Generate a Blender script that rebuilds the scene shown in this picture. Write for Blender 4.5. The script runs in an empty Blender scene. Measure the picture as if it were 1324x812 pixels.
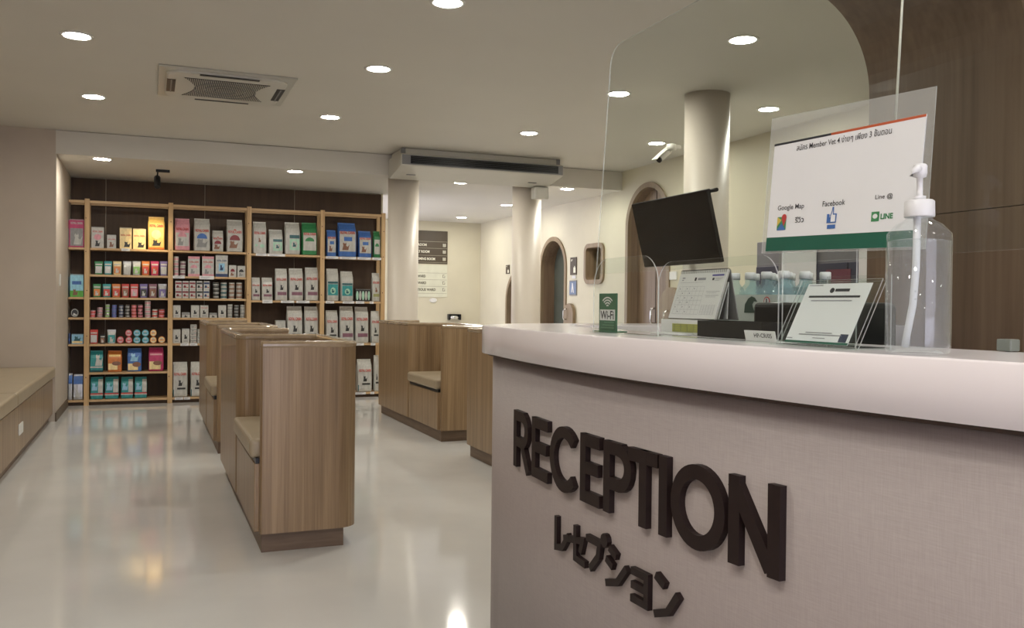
import bpy, bmesh, math, random
from mathutils import Vector, Matrix
random.seed(7)
SC = bpy.context.scene
COL = SC.collection
PI = math.pi

# ---------------------------------------------------------------- camera
def make_camera():
    F, yaw, pitch, roll, h = 1149.4, math.radians(22.158), math.radians(-.625), math.radians(.575), 1.18
    f = Vector((math.sin(yaw)*math.cos(pitch), math.cos(yaw)*math.cos(pitch), math.sin(pitch)))
    r = Vector((math.cos(yaw), -math.sin(yaw), 0)); u = r.cross(f)
    c, s = math.cos(roll), math.sin(roll)
    r2 = r*c + u*s; u2 = u*c - r*s
    cam = bpy.data.cameras.new('camera'); o = bpy.data.objects.new('camera', cam); COL.objects.link(o)
    m = Matrix((r2, u2, -f)).transposed().to_4x4(); m.translation = (0, 0, h)
    o.matrix_world = m
    cam.sensor_fit = 'HORIZONTAL'; cam.sensor_width = 36; cam.lens = F/1324*36
    cam.clip_start = .05; cam.clip_end = 100
    SC.camera = o
make_camera()

# ---------------------------------------------------------------- world, exposure, daylight from the entrance behind
LAMP = 60.0
w = bpy.data.worlds.new('world'); SC.world = w; w.use_nodes = True
bg = w.node_tree.nodes['Background']; bg.inputs[0].default_value = (.84, .82, .98, 1); bg.inputs[1].default_value = 1.4
vs = SC.view_settings; vs.view_transform = 'Standard'; vs.look = 'None'; vs.gamma = 1; vs.use_curve_mapping = False
vs.exposure = 1.72
SC.cycles.max_bounces = 10; SC.cycles.transparent_max_bounces = 24; SC.cycles.transmission_bounces = 10
SC.cycles.caustics_reflective = False; SC.cycles.caustics_refractive = False
SC.cycles.sample_clamp_indirect = 6

# ---------------------------------------------------------------- materials
MATS = {}
def new_mat(name):
    m = bpy.data.materials.new(name); m.use_nodes = True
    nt = m.node_tree; return m, nt, nt.nodes['Principled BSDF']
def mat(name, col, rough=.5, metal=0., var=.04, scale=8., spec=.5, bump=0., bscale=60., coat=0.):
    if name in MATS: return MATS[name]
    m, nt, b = new_mat(name)
    n = nt.nodes.new('ShaderNodeTexNoise'); n.inputs['Scale'].default_value = scale; n.inputs['Detail'].default_value = 3
    tc = nt.nodes.new('ShaderNodeTexCoord'); nt.links.new(tc.outputs['Object'], n.inputs['Vector'])
    r = nt.nodes.new('ShaderNodeValToRGB')
    lo = [max(0, c*(1-var)) for c in col]; hi = [min(1, c*(1+var)) for c in col]
    r.color_ramp.elements[0].position = .35; r.color_ramp.elements[1].position = .65
    r.color_ramp.elements[0].color = (*lo, 1); r.color_ramp.elements[1].color = (*hi, 1)
    nt.links.new(n.outputs['Fac'], r.inputs[0]); nt.links.new(r.outputs[0], b.inputs['Base Color'])
    b.inputs['Roughness'].default_value = rough; b.inputs['Metallic'].default_value = metal
    b.inputs['Specular IOR Level'].default_value = spec
    if coat: b.inputs['Coat Weight'].default_value = coat; b.inputs['Coat Roughness'].default_value = .05
    if bump:
        n2 = nt.nodes.new('ShaderNodeTexNoise'); n2.inputs['Scale'].default_value = bscale; n2.inputs['Detail'].default_value = 4
        nt.links.new(tc.outputs['Object'], n2.inputs['Vector'])
        bp = nt.nodes.new('ShaderNodeBump'); bp.inputs['Strength'].default_value = bump; bp.inputs['Distance'].default_value = .002
        nt.links.new(n2.outputs['Fac'], bp.inputs['Height']); nt.links.new(bp.outputs[0], b.inputs['Normal'])
    MATS[name] = m; return m
def wood(name, c0, c1, c2, rough=.4, sc=(14, 14, .5), coat=0., band=1.0):
    if name in MATS: return MATS[name]
    m, nt, b = new_mat(name)
    tc = nt.nodes.new('ShaderNodeTexCoord'); mp = nt.nodes.new('ShaderNodeMapping'); mp.inputs['Scale'].default_value = sc
    nt.links.new(tc.outputs['Object'], mp.inputs['Vector'])
    n = nt.nodes.new('ShaderNodeTexNoise'); n.inputs['Scale'].default_value = 1.0; n.inputs['Detail'].default_value = 6; n.inputs['Roughness'].default_value = .62
    n.inputs['Distortion'].default_value = .3
    nt.links.new(mp.outputs[0], n.inputs['Vector'])
    mp2 = nt.nodes.new('ShaderNodeMapping'); mp2.inputs['Scale'].default_value = (sc[0]*6, sc[1]*6, sc[2]*4)
    nt.links.new(tc.outputs['Object'], mp2.inputs['Vector'])
    n2 = nt.nodes.new('ShaderNodeTexNoise'); n2.inputs['Scale'].default_value = 1.0; n2.inputs['Detail'].default_value = 4
    nt.links.new(mp2.outputs[0], n2.inputs['Vector'])
    mx = nt.nodes.new('ShaderNodeMath'); mx.operation = 'MULTIPLY_ADD'; mx.inputs[1].default_value = .35; 
    nt.links.new(n2.outputs['Fac'], mx.inputs[0])
    m1 = nt.nodes.new('ShaderNodeMath'); m1.operation = 'MULTIPLY'; m1.inputs[1].default_value = .65*band
    nt.links.new(n.outputs['Fac'], m1.inputs[0]); nt.links.new(m1.outputs[0], mx.inputs[2])
    r = nt.nodes.new('ShaderNodeValToRGB'); r.color_ramp.elements[0].position = .36; r.color_ramp.elements[1].position = .64
    r.color_ramp.elements[0].color = (*c0, 1); r.color_ramp.elements[1].color = (*c2, 1)
    e = r.color_ramp.elements.new(.5); e.color = (*c1, 1)
    nt.links.new(mx.outputs[0], r.inputs[0]); nt.links.new(r.outputs[0], b.inputs['Base Color'])
    b.inputs['Roughness'].default_value = rough
    if coat: b.inputs['Coat Weight'].default_value = coat; b.inputs['Coat Roughness'].default_value = .12
    MATS[name] = m; return m
def emit(name, col, s):
    m = bpy.data.materials.new(name); m.use_nodes = True; nt = m.node_tree; nt.nodes.clear()
    e = nt.nodes.new('ShaderNodeEmission'); e.inputs[0].default_value = (*col, 1); e.inputs[1].default_value = s
    o = nt.nodes.new('ShaderNodeOutputMaterial'); nt.links.new(e.outputs[0], o.inputs[0]); MATS[name] = m; return m
def thin_clear(name, tint=(.96, .98, .97), gloss=1.0, rough=.01, haze=0., hazecol=(.8, .82, .82)):
    "a clear sheet: fresnel reflection over straight transmission"
    m = bpy.data.materials.new(name); m.use_nodes = True; nt = m.node_tree; nt.nodes.clear()
    t = nt.nodes.new('ShaderNodeBsdfTransparent'); t.inputs[0].default_value = (*tint, 1)
    g = nt.nodes.new('ShaderNodeBsdfGlossy'); g.inputs['Roughness'].default_value = rough; g.inputs[0].default_value = (gloss,)*3+(1,)
    fr = nt.nodes.new('ShaderNodeFresnel'); fr.inputs[0].default_value = 1.45
    geo = nt.nodes.new('ShaderNodeNewGeometry')
    mx = nt.nodes.new('ShaderNodeMixShader'); nt.links.new(fr.outputs[0], mx.inputs[0])
    # inside faces of the slab see no second fresnel (avoids false total reflection)
    mul = nt.nodes.new('ShaderNodeMath'); mul.operation = 'MULTIPLY'
    inv = nt.nodes.new('ShaderNodeMath'); inv.operation = 'SUBTRACT'; inv.inputs[0].default_value = 1
    nt.links.new(geo.outputs['Backfacing'], inv.inputs[1]); nt.links.new(inv.outputs[0], mul.inputs[0]); nt.links.new(fr.outputs[0], mul.inputs[1])
    nt.links.new(mul.outputs[0], mx.inputs[0])
    d = nt.nodes.new('ShaderNodeBsdfDiffuse'); d.inputs[0].default_value = (*hazecol, 1)
    mh = nt.nodes.new('ShaderNodeMixShader'); mh.inputs[0].default_value = haze
    nt.links.new(t.outputs[0], mh.inputs[1]); nt.links.new(d.outputs[0], mh.inputs[2])
    nt.links.new(mh.outputs[0], mx.inputs[1]); nt.links.new(g.outputs[0], mx.inputs[2])
    o = nt.nodes.new('ShaderNodeOutputMaterial'); nt.links.new(mx.outputs[0], o.inputs[0]); MATS[name] = m; return m
def glassy(name, ior, col=(1, 1, 1), rough=0.):
    m, nt, b = new_mat(name)
    b.inputs['Transmission Weight'].default_value = 1; b.inputs['IOR'].default_value = ior
    b.inputs['Base Color'].default_value = (*col, 1); b.inputs['Roughness'].default_value = rough
    MATS[name] = m; return m

CREAM = mat('cream_paint', (.63, .59, .46), .55, var=.03, scale=2, bump=.15, bscale=40)
PINKWALL = mat('beige_paint', (.52, .45, .38), .6, var=.03, scale=3, bump=.1)
CEIL = mat('ceiling_paint', (.66, .64, .59), .6, var=.015, scale=1.2)
COLUMN = mat('column_paint', (.60, .54, .47), .45, var=.02, scale=2)
OAK = wood('oak_laminate', (.19, .120, .064), (.27, .178, .098), (.36, .245, .14),   .38, (17, 17, .5), coat=.15)
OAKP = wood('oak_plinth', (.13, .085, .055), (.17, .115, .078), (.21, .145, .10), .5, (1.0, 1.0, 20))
PINE = wood('pine', (.42, .26, .12), (.52, .34, .17), (.60, .42, .23), .5, (30, 30, 1.2))
PINEX = wood('pine_boards', (.42, .26, .13), (.52, .34, .18), (.60, .42, .24), .5, (1.2, 30, 30))
DARKW = wood('dark_walnut_laminate', (.050, .028, .015), (.066, .037, .020), (.080, .046, .026), .65, (5, 5, .5))
ARCHW = wood('walnut_veneer', (.105, .068, .041), (.145, .096, .060), (.185, .128, .083), .42, (7, 7, .35), coat=.1)
FRAMEW = wood('arch_frame_wood', (.20, .145, .085), (.25, .18, .11), (.29, .22, .14), .45, (12, 12, .6))
DOORW = wood('door_wood', (.16, .10, .065), (.21, .14, .09), (.26, .18, .12), .45, (10, 10, .5))
VINYL = mat('beige_vinyl', (.36, .29, .20), .38, var=.04, scale=5, bump=.1, bscale=90)
WHITE = mat('white_plastic', (.72, .72, .70), .35, var=.01)
OFFW = mat('off_white_enamel', (.60, .59, .54), .35, var=.01)
BLACK = mat('black_plastic', (.008, .008, .009), .35, var=.0, spec=.3)
DARK = mat('dark_grey', (.05, .05, .055), .4)
MIDG = mat('mid_grey', (.22, .22, .23), .45)
CHROME = mat('chrome', (.75, .75, .75), .18, metal=1, var=.02)
SOLID = mat('white_solid_surface', (.86, .81, .85), .16, var=.01, scale=3, spec=.5)
PAPER = mat('white_paper', (.80, .81, .86), .6, var=.01)
PAPER2 = mat('card_paper', (.72, .72, .73), .6, var=.01)
INK = mat('black_ink', (.02, .02, .03), .6)
INKG = mat('grey_ink', (.30, .30, .34), .6)
LETTER = mat('dark_brown_lettering', (.014, .006, .006), .5, var=.08, scale=20, spec=.3)
GREEN = mat('dark_green_print', (.006, .10, .065), .5)
TVB = mat('tv_screen_glass', (.003, .003, .0035), .12, var=.0, spec=.1)
ACRY = thin_clear('clear_acrylic', gloss=.7)
ACRY2 = thin_clear('clear_laminate', (.93, .93, .93), haze=.22)
EDGE = thin_clear('acrylic_cut_edge', (.90, .94, .93), haze=.38, hazecol=(.85, .88, .87), rough=.1)
LENS = emit('lamp_lens', (1.0, .965, .85), LAMP)

# floor: pale poured resin, glossy, slightly cloudy
def floor_mat():
    m, nt, b = new_mat('poured_resin_floor')
    tc = nt.nodes.new('ShaderNodeTexCoord')
    n = nt.nodes.new('ShaderNodeTexNoise'); n.inputs['Scale'].default_value = 1.1; n.inputs['Detail'].default_value = 5
    nt.links.new(tc.outputs['Object'], n.inputs['Vector'])
    r = nt.nodes.new('ShaderNodeValToRGB'); r.color_ramp.elements[0].position = .35; r.color_ramp.elements[1].position = .68
    r.color_ramp.elements[0].color = (.64, .63, .62, 1); r.color_ramp.elements[1].color = (.73, .72, .705, 1)
    nt.links.new(n.outputs['Fac'], r.inputs[0]); nt.links.new(r.outputs[0], b.inputs['Base Color'])
    b.inputs['Roughness'].default_value = .085; b.inputs['Specular IOR Level'].default_value = .6
    n2 = nt.nodes.new('ShaderNodeTexNoise'); n2.inputs['Scale'].default_value = 3.5; n2.inputs['Detail'].default_value = 2
    nt.links.new(tc.outputs['Object'], n2.inputs['Vector'])
    bp = nt.nodes.new('ShaderNodeBump'); bp.inputs['Strength'].default_value = .06; bp.inputs['Distance'].default_value = .01
    nt.links.new(n2.outputs['Fac'], bp.inputs['Height']); nt.links.new(bp.outputs[0], b.inputs['Normal'])
    return m
FLOOR = floor_mat()
# counter body: pinkish woven laminate
def linen_mat():
    m, nt, b = new_mat('pinkish_linen_laminate')
    tc = nt.nodes.new('ShaderNodeTexCoord')
    outs = []
    for s in ((500, 500, 25), (25, 25, 500)):
        mp = nt.nodes.new('ShaderNodeMapping'); mp.inputs['Scale'].default_value = s
        nt.links.new(tc.outputs['Object'], mp.inputs['Vector'])
        n = nt.nodes.new('ShaderNodeTexNoise'); n.inputs['Scale'].default_value = 1; n.inputs['Detail'].default_value = 2
        nt.links.new(mp.outputs[0], n.inputs['Vector']); outs.append(n)
    a = nt.nodes.new('ShaderNodeMath'); a.operation = 'ADD'
    nt.links.new(outs[0].outputs['Fac'], a.inputs[0]); nt.links.new(outs[1].outputs['Fac'], a.inputs[1])
    r = nt.nodes.new('ShaderNodeValToRGB'); r.color_ramp.elements[0].position = .0; r.color_ramp.elements[1].position = 1
    h = nt.nodes.new('ShaderNodeMath'); h.operation = 'MULTIPLY'; h.inputs[1].default_value = .5
    nt.links.new(a.outputs[0], h.inputs[0]); nt.links.new(h.outputs[0], r.inputs[0])
    r.color_ramp.elements[0].position = .3; r.color_ramp.elements[1].position = .7
    r.color_ramp.elements[0].color = (.32, .275, .272, 1); r.color_ramp.elements[1].color = (.39, .338, .335, 1)
    nt.links.new(r.outputs[0], b.inputs['Base Color']); b.inputs['Roughness'].default_value = .5
    return m
LINEN = linen_mat()

# ---------------------------------------------------------------- mesh helpers
class MB:
    "collects geometry with material slots, links it as one mesh object"
    def __init__(s): s.v = []; s.f = []; s.m = []; s.sm = []; s.mats = []
    def mi(s, m):
        if m not in s.mats: s.mats.append(m)
        return s.mats.index(m)
    def add(s, vs, fs, m, smooth=False):
        k = len(s.v); i = s.mi(m); s.v += [tuple(v) for v in vs]
        for f in fs: s.f.append([k+a for a in f]); s.m.append(i); s.sm.append(smooth)
    def box(s, x0, x1, y0, y1, z0, z1, m):
        s.add([(x0, y0, z0), (x1, y0, z0), (x1, y1, z0), (x0, y1, z0), (x0, y0, z1), (x1, y0, z1), (x1, y1, z1), (x0, y1, z1)],
              [(0, 3, 2, 1), (4, 5, 6, 7), (0, 1, 5, 4), (1, 2, 6, 5), (2, 3, 7, 6), (3, 0, 4, 7)], m); return s
    def quad(s, a, b, c, d, m): s.add([a, b, c, d], [(0, 1, 2, 3)], m); return s
    def loft(s, rings, m, smooth=True, caps=True, closed=True):
        n = len(rings[0]); vs = [p for r in rings for p in r]; fs = []
        for i in range(len(rings)-1):
            for j in range(n if closed else n-1):
                a = i*n+j; b = i*n+(j+1) % n; fs.append((a, b, b+n, a+n))
        s.add(vs, fs, m, smooth)
        if caps:
            s.add(rings[0], [tuple(range(n))[::-1]], m); s.add(rings[-1], [tuple(range(n))], m)
        return s
    def lathe(s, prof, m, n=24, c=(0, 0, 0), axis='z', smooth=True, caps=True):
        rings = []
        for r, z in prof:
            ring = []
            for k in range(n):
                a = 2*PI*k/n; x, y = r*math.cos(a), r*math.sin(a)
                if axis == 'z': p = (c[0]+x, c[1]+y, c[2]+z)
                elif axis == 'y': p = (c[0]+x, c[1]+z, c[2]-y)
                else: p = (c[0]+z, c[1]+x, c[2]+y)
                ring.append(p)
            rings.append(ring)
        return s.loft(rings, m, smooth, caps)
    def tube(s, pts, r, m, n=8):
        pts = [Vector(p) for p in pts]; rings = []
        for i, p in enumerate(pts):
            t = (pts[min(i+1, len(pts)-1)]-pts[max(i-1, 0)]).normalized()
            up = Vector((0, 0, 1)) if abs(t.z) < .9 else Vector((1, 0, 0))
            a = t.cross(up).normalized(); b = t.cross(a).normalized()
            rr = r[i] if isinstance(r, (list, tuple)) else r
            rings.append([tuple(p+a*rr*math.cos(2*PI*k/n)+b*rr*math.sin(2*PI*k/n)) for k in range(n)])
        return s.loft(rings, m)
    def mesh(s, name):
        me = bpy.data.meshes.new(name); me.from_pydata(s.v, [], s.f)
        for m in s.mats: me.materials.append(m)
        me.polygons.foreach_set('material_index', s.m); me.polygons.foreach_set('use_smooth', s.sm)
        me.update()
        bm = bmesh.new(); bm.from_mesh(me); bmesh.ops.remove_doubles(bm, verts=bm.verts, dist=1e-5)
        bmesh.ops.recalc_face_normals(bm, faces=bm.faces); bm.to_mesh(me); bm.free()
        return me
    def build(s, name, parent=None, bevel=0., seg=2, loc=None):
        o = bpy.data.objects.new(name, s.mesh(name)); COL.objects.link(o)
        if parent: o.parent = parent
        if loc: o.location = loc
        if bevel:
            b = o.modifiers.new('bevel', 'BEVEL'); b.width = bevel; b.segments = seg; b.limit_method = 'ANGLE'; b.angle_limit = .6
            b.harden_normals = False
        return o
def bx(name, x0, x1, y0, y1, z0, z1, m, parent=None, bevel=0., seg=2):
    return MB().box(x0, x1, y0, y1, z0, z1, m).build(name, parent, bevel, seg)
def tag(o, label, cat, group=None, kind=None):
    o['label'] = label; o['category'] = cat
    if group: o['group'] = group
    if kind: o['kind'] = kind
    return o
def thing(name, label, cat, loc=(0, 0, 0), group=None):
    o = bpy.data.objects.new(name, None); COL.objects.link(o); o.location = loc; o.empty_display_size = .1
    return tag(o, label, cat, group)
def world_parent(o, p):     # keep world coordinates of geometry although the root sits at the thing's base
    o.parent = p; o.matrix_parent_inverse = Matrix.Translation(p.location).inverted() @ Matrix.Identity(4)
    return o
def wp(mb, name, p, bevel=0., seg=2): return world_parent(mb.build(name, None, bevel, seg), p)
def struct(o, label=None):
    o['kind'] = 'structure'
    if label: o['label'] = label
    return o
TXT = {}
def text_mesh(body, mat_, extrude=0., align='LEFT', bold=0.):
    k = (body, mat_.name, extrude, align, bold)
    if k in TXT: return TXT[k]
    cu = bpy.data.curves.new('text', 'FONT'); cu.body = body; cu.size = 1; cu.extrude = extrude; cu.align_x = align; cu.offset = bold
    cu.resolution_u = 3
    o = bpy.data.objects.new('text', cu); COL.objects.link(o)
    dg = bpy.context.evaluated_depsgraph_get(); me = bpy.data.meshes.new_from_object(o.evaluated_get(dg))
    COL.objects.unlink(o); bpy.data.objects.remove(o)
    me.materials.clear(); me.materials.append(mat_); me.name = 'lettering'
    TXT[k] = me; return me
def put_text(body, mat_, M, parent, extrude=0., align='LEFT', name='lettering', fit=None, bold=0.):
    "M maps text space (x right, y up, z out) to parent space; fit=(w,h) scales the text to that size"
    me = text_mesh(body, mat_, extrude, align, bold)
    o = bpy.data.objects.new(name, me); COL.objects.link(o); o.parent = parent
    if fit and len(me.vertices):
        xs = [v.co.x for v in me.vertices]; ys = [v.co.y for v in me.vertices]
        sx = fit[0]/max(1e-6, max(xs)-min(xs)); sy = fit[1]/max(1e-6, max(ys)-min(ys)) if fit[1] else sx
        M = M @ Matrix.Diagonal((sx, sy, sx, 1)) @ Matrix.Translation((-min(xs), -min(ys), 0))
    o.matrix_local = M
    return o
def basis(origin, right, up):
    r = Vector(right); u = Vector(up); n = r.normalized().cross(u.normalized())
    m = Matrix((r, u, n)).transposed().to_4x4(); m.translation = origin; return m

# ================================================================ SETTING
ZU, ZL, YS = 2.82, 2.59, 9.62          # upper ceiling, lower ceiling, step between them
XR, XL, YB, YF = 5.36, -1.55, 14.65, -4.0
struct(bx('floor', XL-.3, XR+1.6, YF-.6, YB+.3, -.1, 0, FLOOR), 'pale glossy poured resin floor')
mb = MB()
mb.box(XL-.3, XR+.3, YF-.3, 9.75, ZU, ZU+.12, CEIL)
mb.box(-.85, XR+.3, YS, YB+.3, ZL, ZL+.225, CEIL)
struct(mb.build('ceiling'), 'off-white painted ceiling with a lower part at the back')
struct(bx('wall_back', 2.6, XR+.3, YB, YB+.15, 0, ZL, CREAM), 'cream far wall')
struct(bx('wall_left', XL-.15, XL, YF, 9.63, 0, ZU, PINKWALL), 'beige left wall')
# projecting pier at the end of the left bench
struct(bx('wall_pier', XL-.15, -.845, 9.627, 11.4, 0, ZU, PINKWALL), 'beige pier between the bench and the shelving')
bs = struct(bx('baseboard_pier', -.847, -.833, 9.62, 10.95, 0, .085, mat('brown_baseboard', (.12, .085, .055), .5)))
# wall behind the shelving: walnut laminate in tall sheets with pale joints
wb = struct(bx('wall_shelving', -.845, 2.79, 11.33, 11.45, 0, ZL, CREAM), 'partition wall behind the shelving')
js = [-.845, -.479, .604, 1.662, 2.765]
for a, b in zip(js, js[1:]): wp(MB().box(a+.004, b-.004, 11.30, 11.33, 0, ZL-.012, DARKW), 'panel', wb, .002)
JN = mat('joint_strip', (.30, .24, .18), .5)
for a in js[1:-1]: wp(MB().box(a-.0035, a+.0035, 11.303, 11.33, 0, ZL-.012, JN), 'joint_strip', wb)
# right wall with arched openings: (centre Y, half width, springing z, is_window)
ARCH = [(12.93, .45, 1.22), (11.61, .42, 1.70), (9.0, .46, 2.12)]
WIN = (10.09, 10.54, 1.50, 1.94)
def arch_top(y):
    for c, R, zs in ARCH:
        if abs(y-c) <= R: return zs+math.sqrt(max(0, R*R-(y-c)**2))*(1.0 if zs != 1.70 else .98)
    return None
ys = set([YF, YB, WIN[0], WIN[1]])
for c, R, zs in ARCH:
    for k in range(25): ys.add(c-R*math.cos(PI*k/24))
for k in range(7):
    a = PI/2*k/6; ys.add(WIN[0]+.07*(1-math.cos(a))); ys.add(WIN[1]-.07*(1-math.cos(a)))
ys = sorted(ys); mb = MB()
def win_lim(y):
    y0, y1, z0, z1 = WIN; r = .07
    d = 0
    if y < y0+r: d = r-math.sqrt(max(0, r*r-(y0+r-y)**2))
    if y > y1-r: d = r-math.sqrt(max(0, r*r-(y-y1+r)**2))
    return z0+d, z1-d
for a, b in zip(ys, ys[1:]):
    mid = (a+b)/2; T = arch_top(mid)
    def q(za, zb, za2, zb2):
        mb.quad((XR, a, za), (XR, b, zb), (XR, b, zb2), (XR, a, za2), CREAM)
    top = ZU+.02
    if T is not None:
        ta = arch_top(a); tb = arch_top(b)
        c = min(ARCH, key=lambda q_: abs(q_[0]-mid))
        ta = ta if ta is not None else c[2]; tb = tb if tb is not None else c[2]
        q(ta, tb, top, top)
    elif WIN[0] < mid < WIN[1]:
        (la, ha), (lb, hb) = win_lim(a), win_lim(b)
        q(0, 0, la, lb); q(ha, hb, top, top)
    else: q(0, 0, top, top)
mb.quad((XR+.26, YF, 0), (XR+.26, YB, 0), (XR+.26, YB, ZU), (XR+.26, YF, ZU), CREAM)
wr = struct(mb.build('wall_right'), 'cream right wall with arched openings')
def arch_path(c, R, zs, n=24, z0=0.):
    return [(c+R, z0)]+[(c+R*math.cos(PI*k/n), zs+R*math.sin(PI*k/n)) for k in range(n+1)]+[(c-R, z0)]
def arch_trim(path_in, path_out, x0, x1, m, mb=None, closed=False):
    mb = mb or MB(); n = len(path_in)
    rings = [[(x0, *path_in[i]), (x0, *path_out[i]), (x1, *path_out[i]), (x1, *path_in[i])] for i in range(n)]
    if closed: rings.append(rings[0])
    return mb.loft(rings, m, smooth=False, caps=not closed)
DGLASS = mat('dark_green_grey_door_glass', (.075, .085, .07), .15)
di = 0
for (c, R, zs), lab, leafm in zip(ARCH, ('far low arched doorway', 'arched doorway with grey green door', 'tall arched doorway with brown wooden door'), (DGLASS, DGLASS, DOORW)):
    di += 1
    d = bpy.data.objects.new('door_%d' % di, None); COL.objects.link(d); d.location = (XR, c, 0); struct(d, lab)
    wp(arch_trim(arch_path(c, R-.025, zs), arch_path(c, R+.035, zs), XR-.018, XR+.03, FRAMEW), 'door_frame', d)
    wp(arch_trim(arch_path(c, R-.024, zs), arch_path(c, R+.005, zs), XR+.03, XR+.25, DOORW), 'door_lining', d)
    lf = MB(); pth = arch_path(c, R-.03, zs); xl = XR+.20 if di < 3 else XR+.12
    n = len(pth); lf.add([(xl, *p) for p in pth]+[(xl+.04, *p) for p in pth], [tuple(range(n)), tuple(range(n, 2*n))]+[(i, i+1, n+i+1, n+i) for i in range(n-1)], leafm)
    lf = wp(lf, 'door_leaf', d)
    hy = c-R+.12 if di < 3 else c+.02
    hd = wp(MB().tube([(xl-.002, hy, .97), (xl-.05, hy, .98), (xl-.055, hy, 1.0), (xl-.055, hy, 1.12), (xl-.05, hy, 1.14), (xl-.002, hy, 1.15)], .011, CHROME), 'door_handle', d)
    if di == 3:
        wp(MB().box(xl-.006, xl-.001, c-.004, c+.004, .02, zs+R-.05, mat('dark_gap', (.05, .035, .025), .6)), 'door_joint', d)
# small rounded window
wnd = bpy.data.objects.new('window_1', None); COL.objects.link(wnd); wnd.location = (XR, 10.31, 1.5); struct(wnd, 'small rounded window in the right wall')
def rrect(y0, y1, z0, z1, r, n=6):
    out = []
    for cy, cz, a0 in ((y1-r, z1-r, 0), (y0+r, z1-r, 90), (y0+r, z0+r, 180), (y1-r, z0+r, 270)):
        for k in range(n+1): a = math.radians(a0+90*k/n); out.append((cy+r*math.cos(a), cz+r*math.sin(a)))
    return out
y0, y1, z0, z1 = WIN
wp(arch_trim(rrect(y0+.01, y1-.01, z0+.01, z1-.01, .06), rrect(y0-.045, y1+.045, z0-.045, z1+.045, .11), XR-.03, XR+.02, FRAMEW, closed=True), 'window_frame', wnd)
wp(arch_trim(rrect(y0+.012, y1-.012, z0+.012, z1-.012, .06), rrect(y0-.01, y1+.01, z0-.01, z1+.01, .075), XR+.02, XR+.2, FRAMEW, closed=True), 'window_lining', wnd)
for k in range(7):
    a = y0+(y1-y0)*k/7; wp(MB().box(XR+.17, XR+.185, a+.003, a+(y1-y0)/7-.003, z0-.01, z1+.01, DOORW if k % 2 else FRAMEW), 'blind_slat', wnd)
wp(MB().box(XR+.09, XR+.096, y0, y1, z0, z1, ACRY), 'pane', wnd)
# entrance side behind the camera: glazed front
wf = struct(bx('wall_front', XL, -.9, YF-.15, YF, 0, ZU, CREAM), 'front wall beside the glazed entrance')
world_parent(bx('wall_piece', 2.4, XR, YF-.15, YF, 0, ZU, CREAM), wf); world_parent(bx('wall_header', -.9, 2.4, YF-.15, YF, 2.4, ZU, CREAM), wf)

# reception arch: a wood-lined tunnel opening around the counter
XJ, AR, AZ, YN, YFAR, XH = 2.88, .425, 2.10, 2.245, 2.995, .75
prof = [(XJ, 0), (XJ, .7), (XJ, 1.553)]
prof2 = [(XJ, 1.553)]+[(XJ-AR+AR*math.cos(PI/2*k/16), AZ+AR*math.sin(PI/2*k/16)) for k in range(17)]+[(XH, AZ+AR)]
def off(p, d):
    out = []
    for i, (x, z) in enumerate(p):
        if z <= AZ+1e-6: out.append((x+d, z))
        elif x <= XJ-AR+1e-6: out.append((x, z+d))
        else:
            cx, cz = XJ-AR, AZ; L = math.hypot(x-cx, z-cz); out.append((cx+(x-cx)*(L+d)/L, cz+(z-cz)*(L+d)/L))
    return out
tr = bpy.data.objects.new('trim_1', None); COL.objects.link(tr); tr.location = (XJ, YFAR, 0); struct(tr, 'walnut lining of the reception arch')
for nm, p in (('lower', prof), ('upper', prof2)):
    po = off(p, .025); q_ = [list(a) for a in p]; 
    if nm == 'lower': q_[-1][1] -= .0015; po = [list(a) for a in po]; po[-1][1] -= .0015
    else: q_[0][1] += .0015; po = [list(a) for a in po]; po[0][1] += .0015
    rings = [[(a[0], YN, a[1]), (a[0], YFAR, a[1]), (b[0], YFAR, b[1]), (b[0], YN, b[1])] for a, b in zip(q_, po)]
    o = wp(MB().loft(rings, ARCHW, smooth=False), 'panel', tr)
mb = MB()
full = prof+prof2[1:]; fo = off(full, .024)
for yy in (YN+.006, YFAR-.006):
    for i in range(len(fo)-1):
        (xa, za), (xb, zb) = fo[i], fo[i+1]
        if zb <= AZ+1e-6: mb.quad((xa, yy, za), (XR, yy, za), (XR, yy, zb), (xb, yy, zb), CREAM)
        elif xb > XJ-AR-.001: mb.add([(xa, yy, za), (XR, yy, za), (XR, yy, zb), (xb, yy, zb)], [(0, 1, 2, 3)], CREAM)
    mb.quad((XH, yy, AZ+AR+.024), (XR, yy, AZ+AR+.024), (XR, yy, ZU+.01), (XH, yy, ZU+.01), CREAM)
mb.quad((XH, YN+.006, AZ+AR+.02), (XH, YFAR-.006, AZ+AR+.02), (XH, YFAR-.006, ZU), (XH, YN+.006, ZU), CREAM)
struct(mb.build('wall_arch'), 'cream wall around the reception arch')

# ================================================================ COLUMNS
for x, y, z, lab in ((2.65, 9.80, ZL+.1, 'round cream column left of centre under the ceiling air conditioner'), (4.166, 9.80, ZL+.1, 'round cream column with a small speaker near the arched doorway'), (4.0, 5.845, ZU, 'wide round cream column behind the hanging television')):
    o = MB().lathe([(.176, 0), (.176, .08), (.173, .085), (.173, z)], COLUMN, 48, (0, 0, 0)).build('column', loc=(x, y, 0))
    tag(o, lab, 'column', 'round columns')

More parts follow.
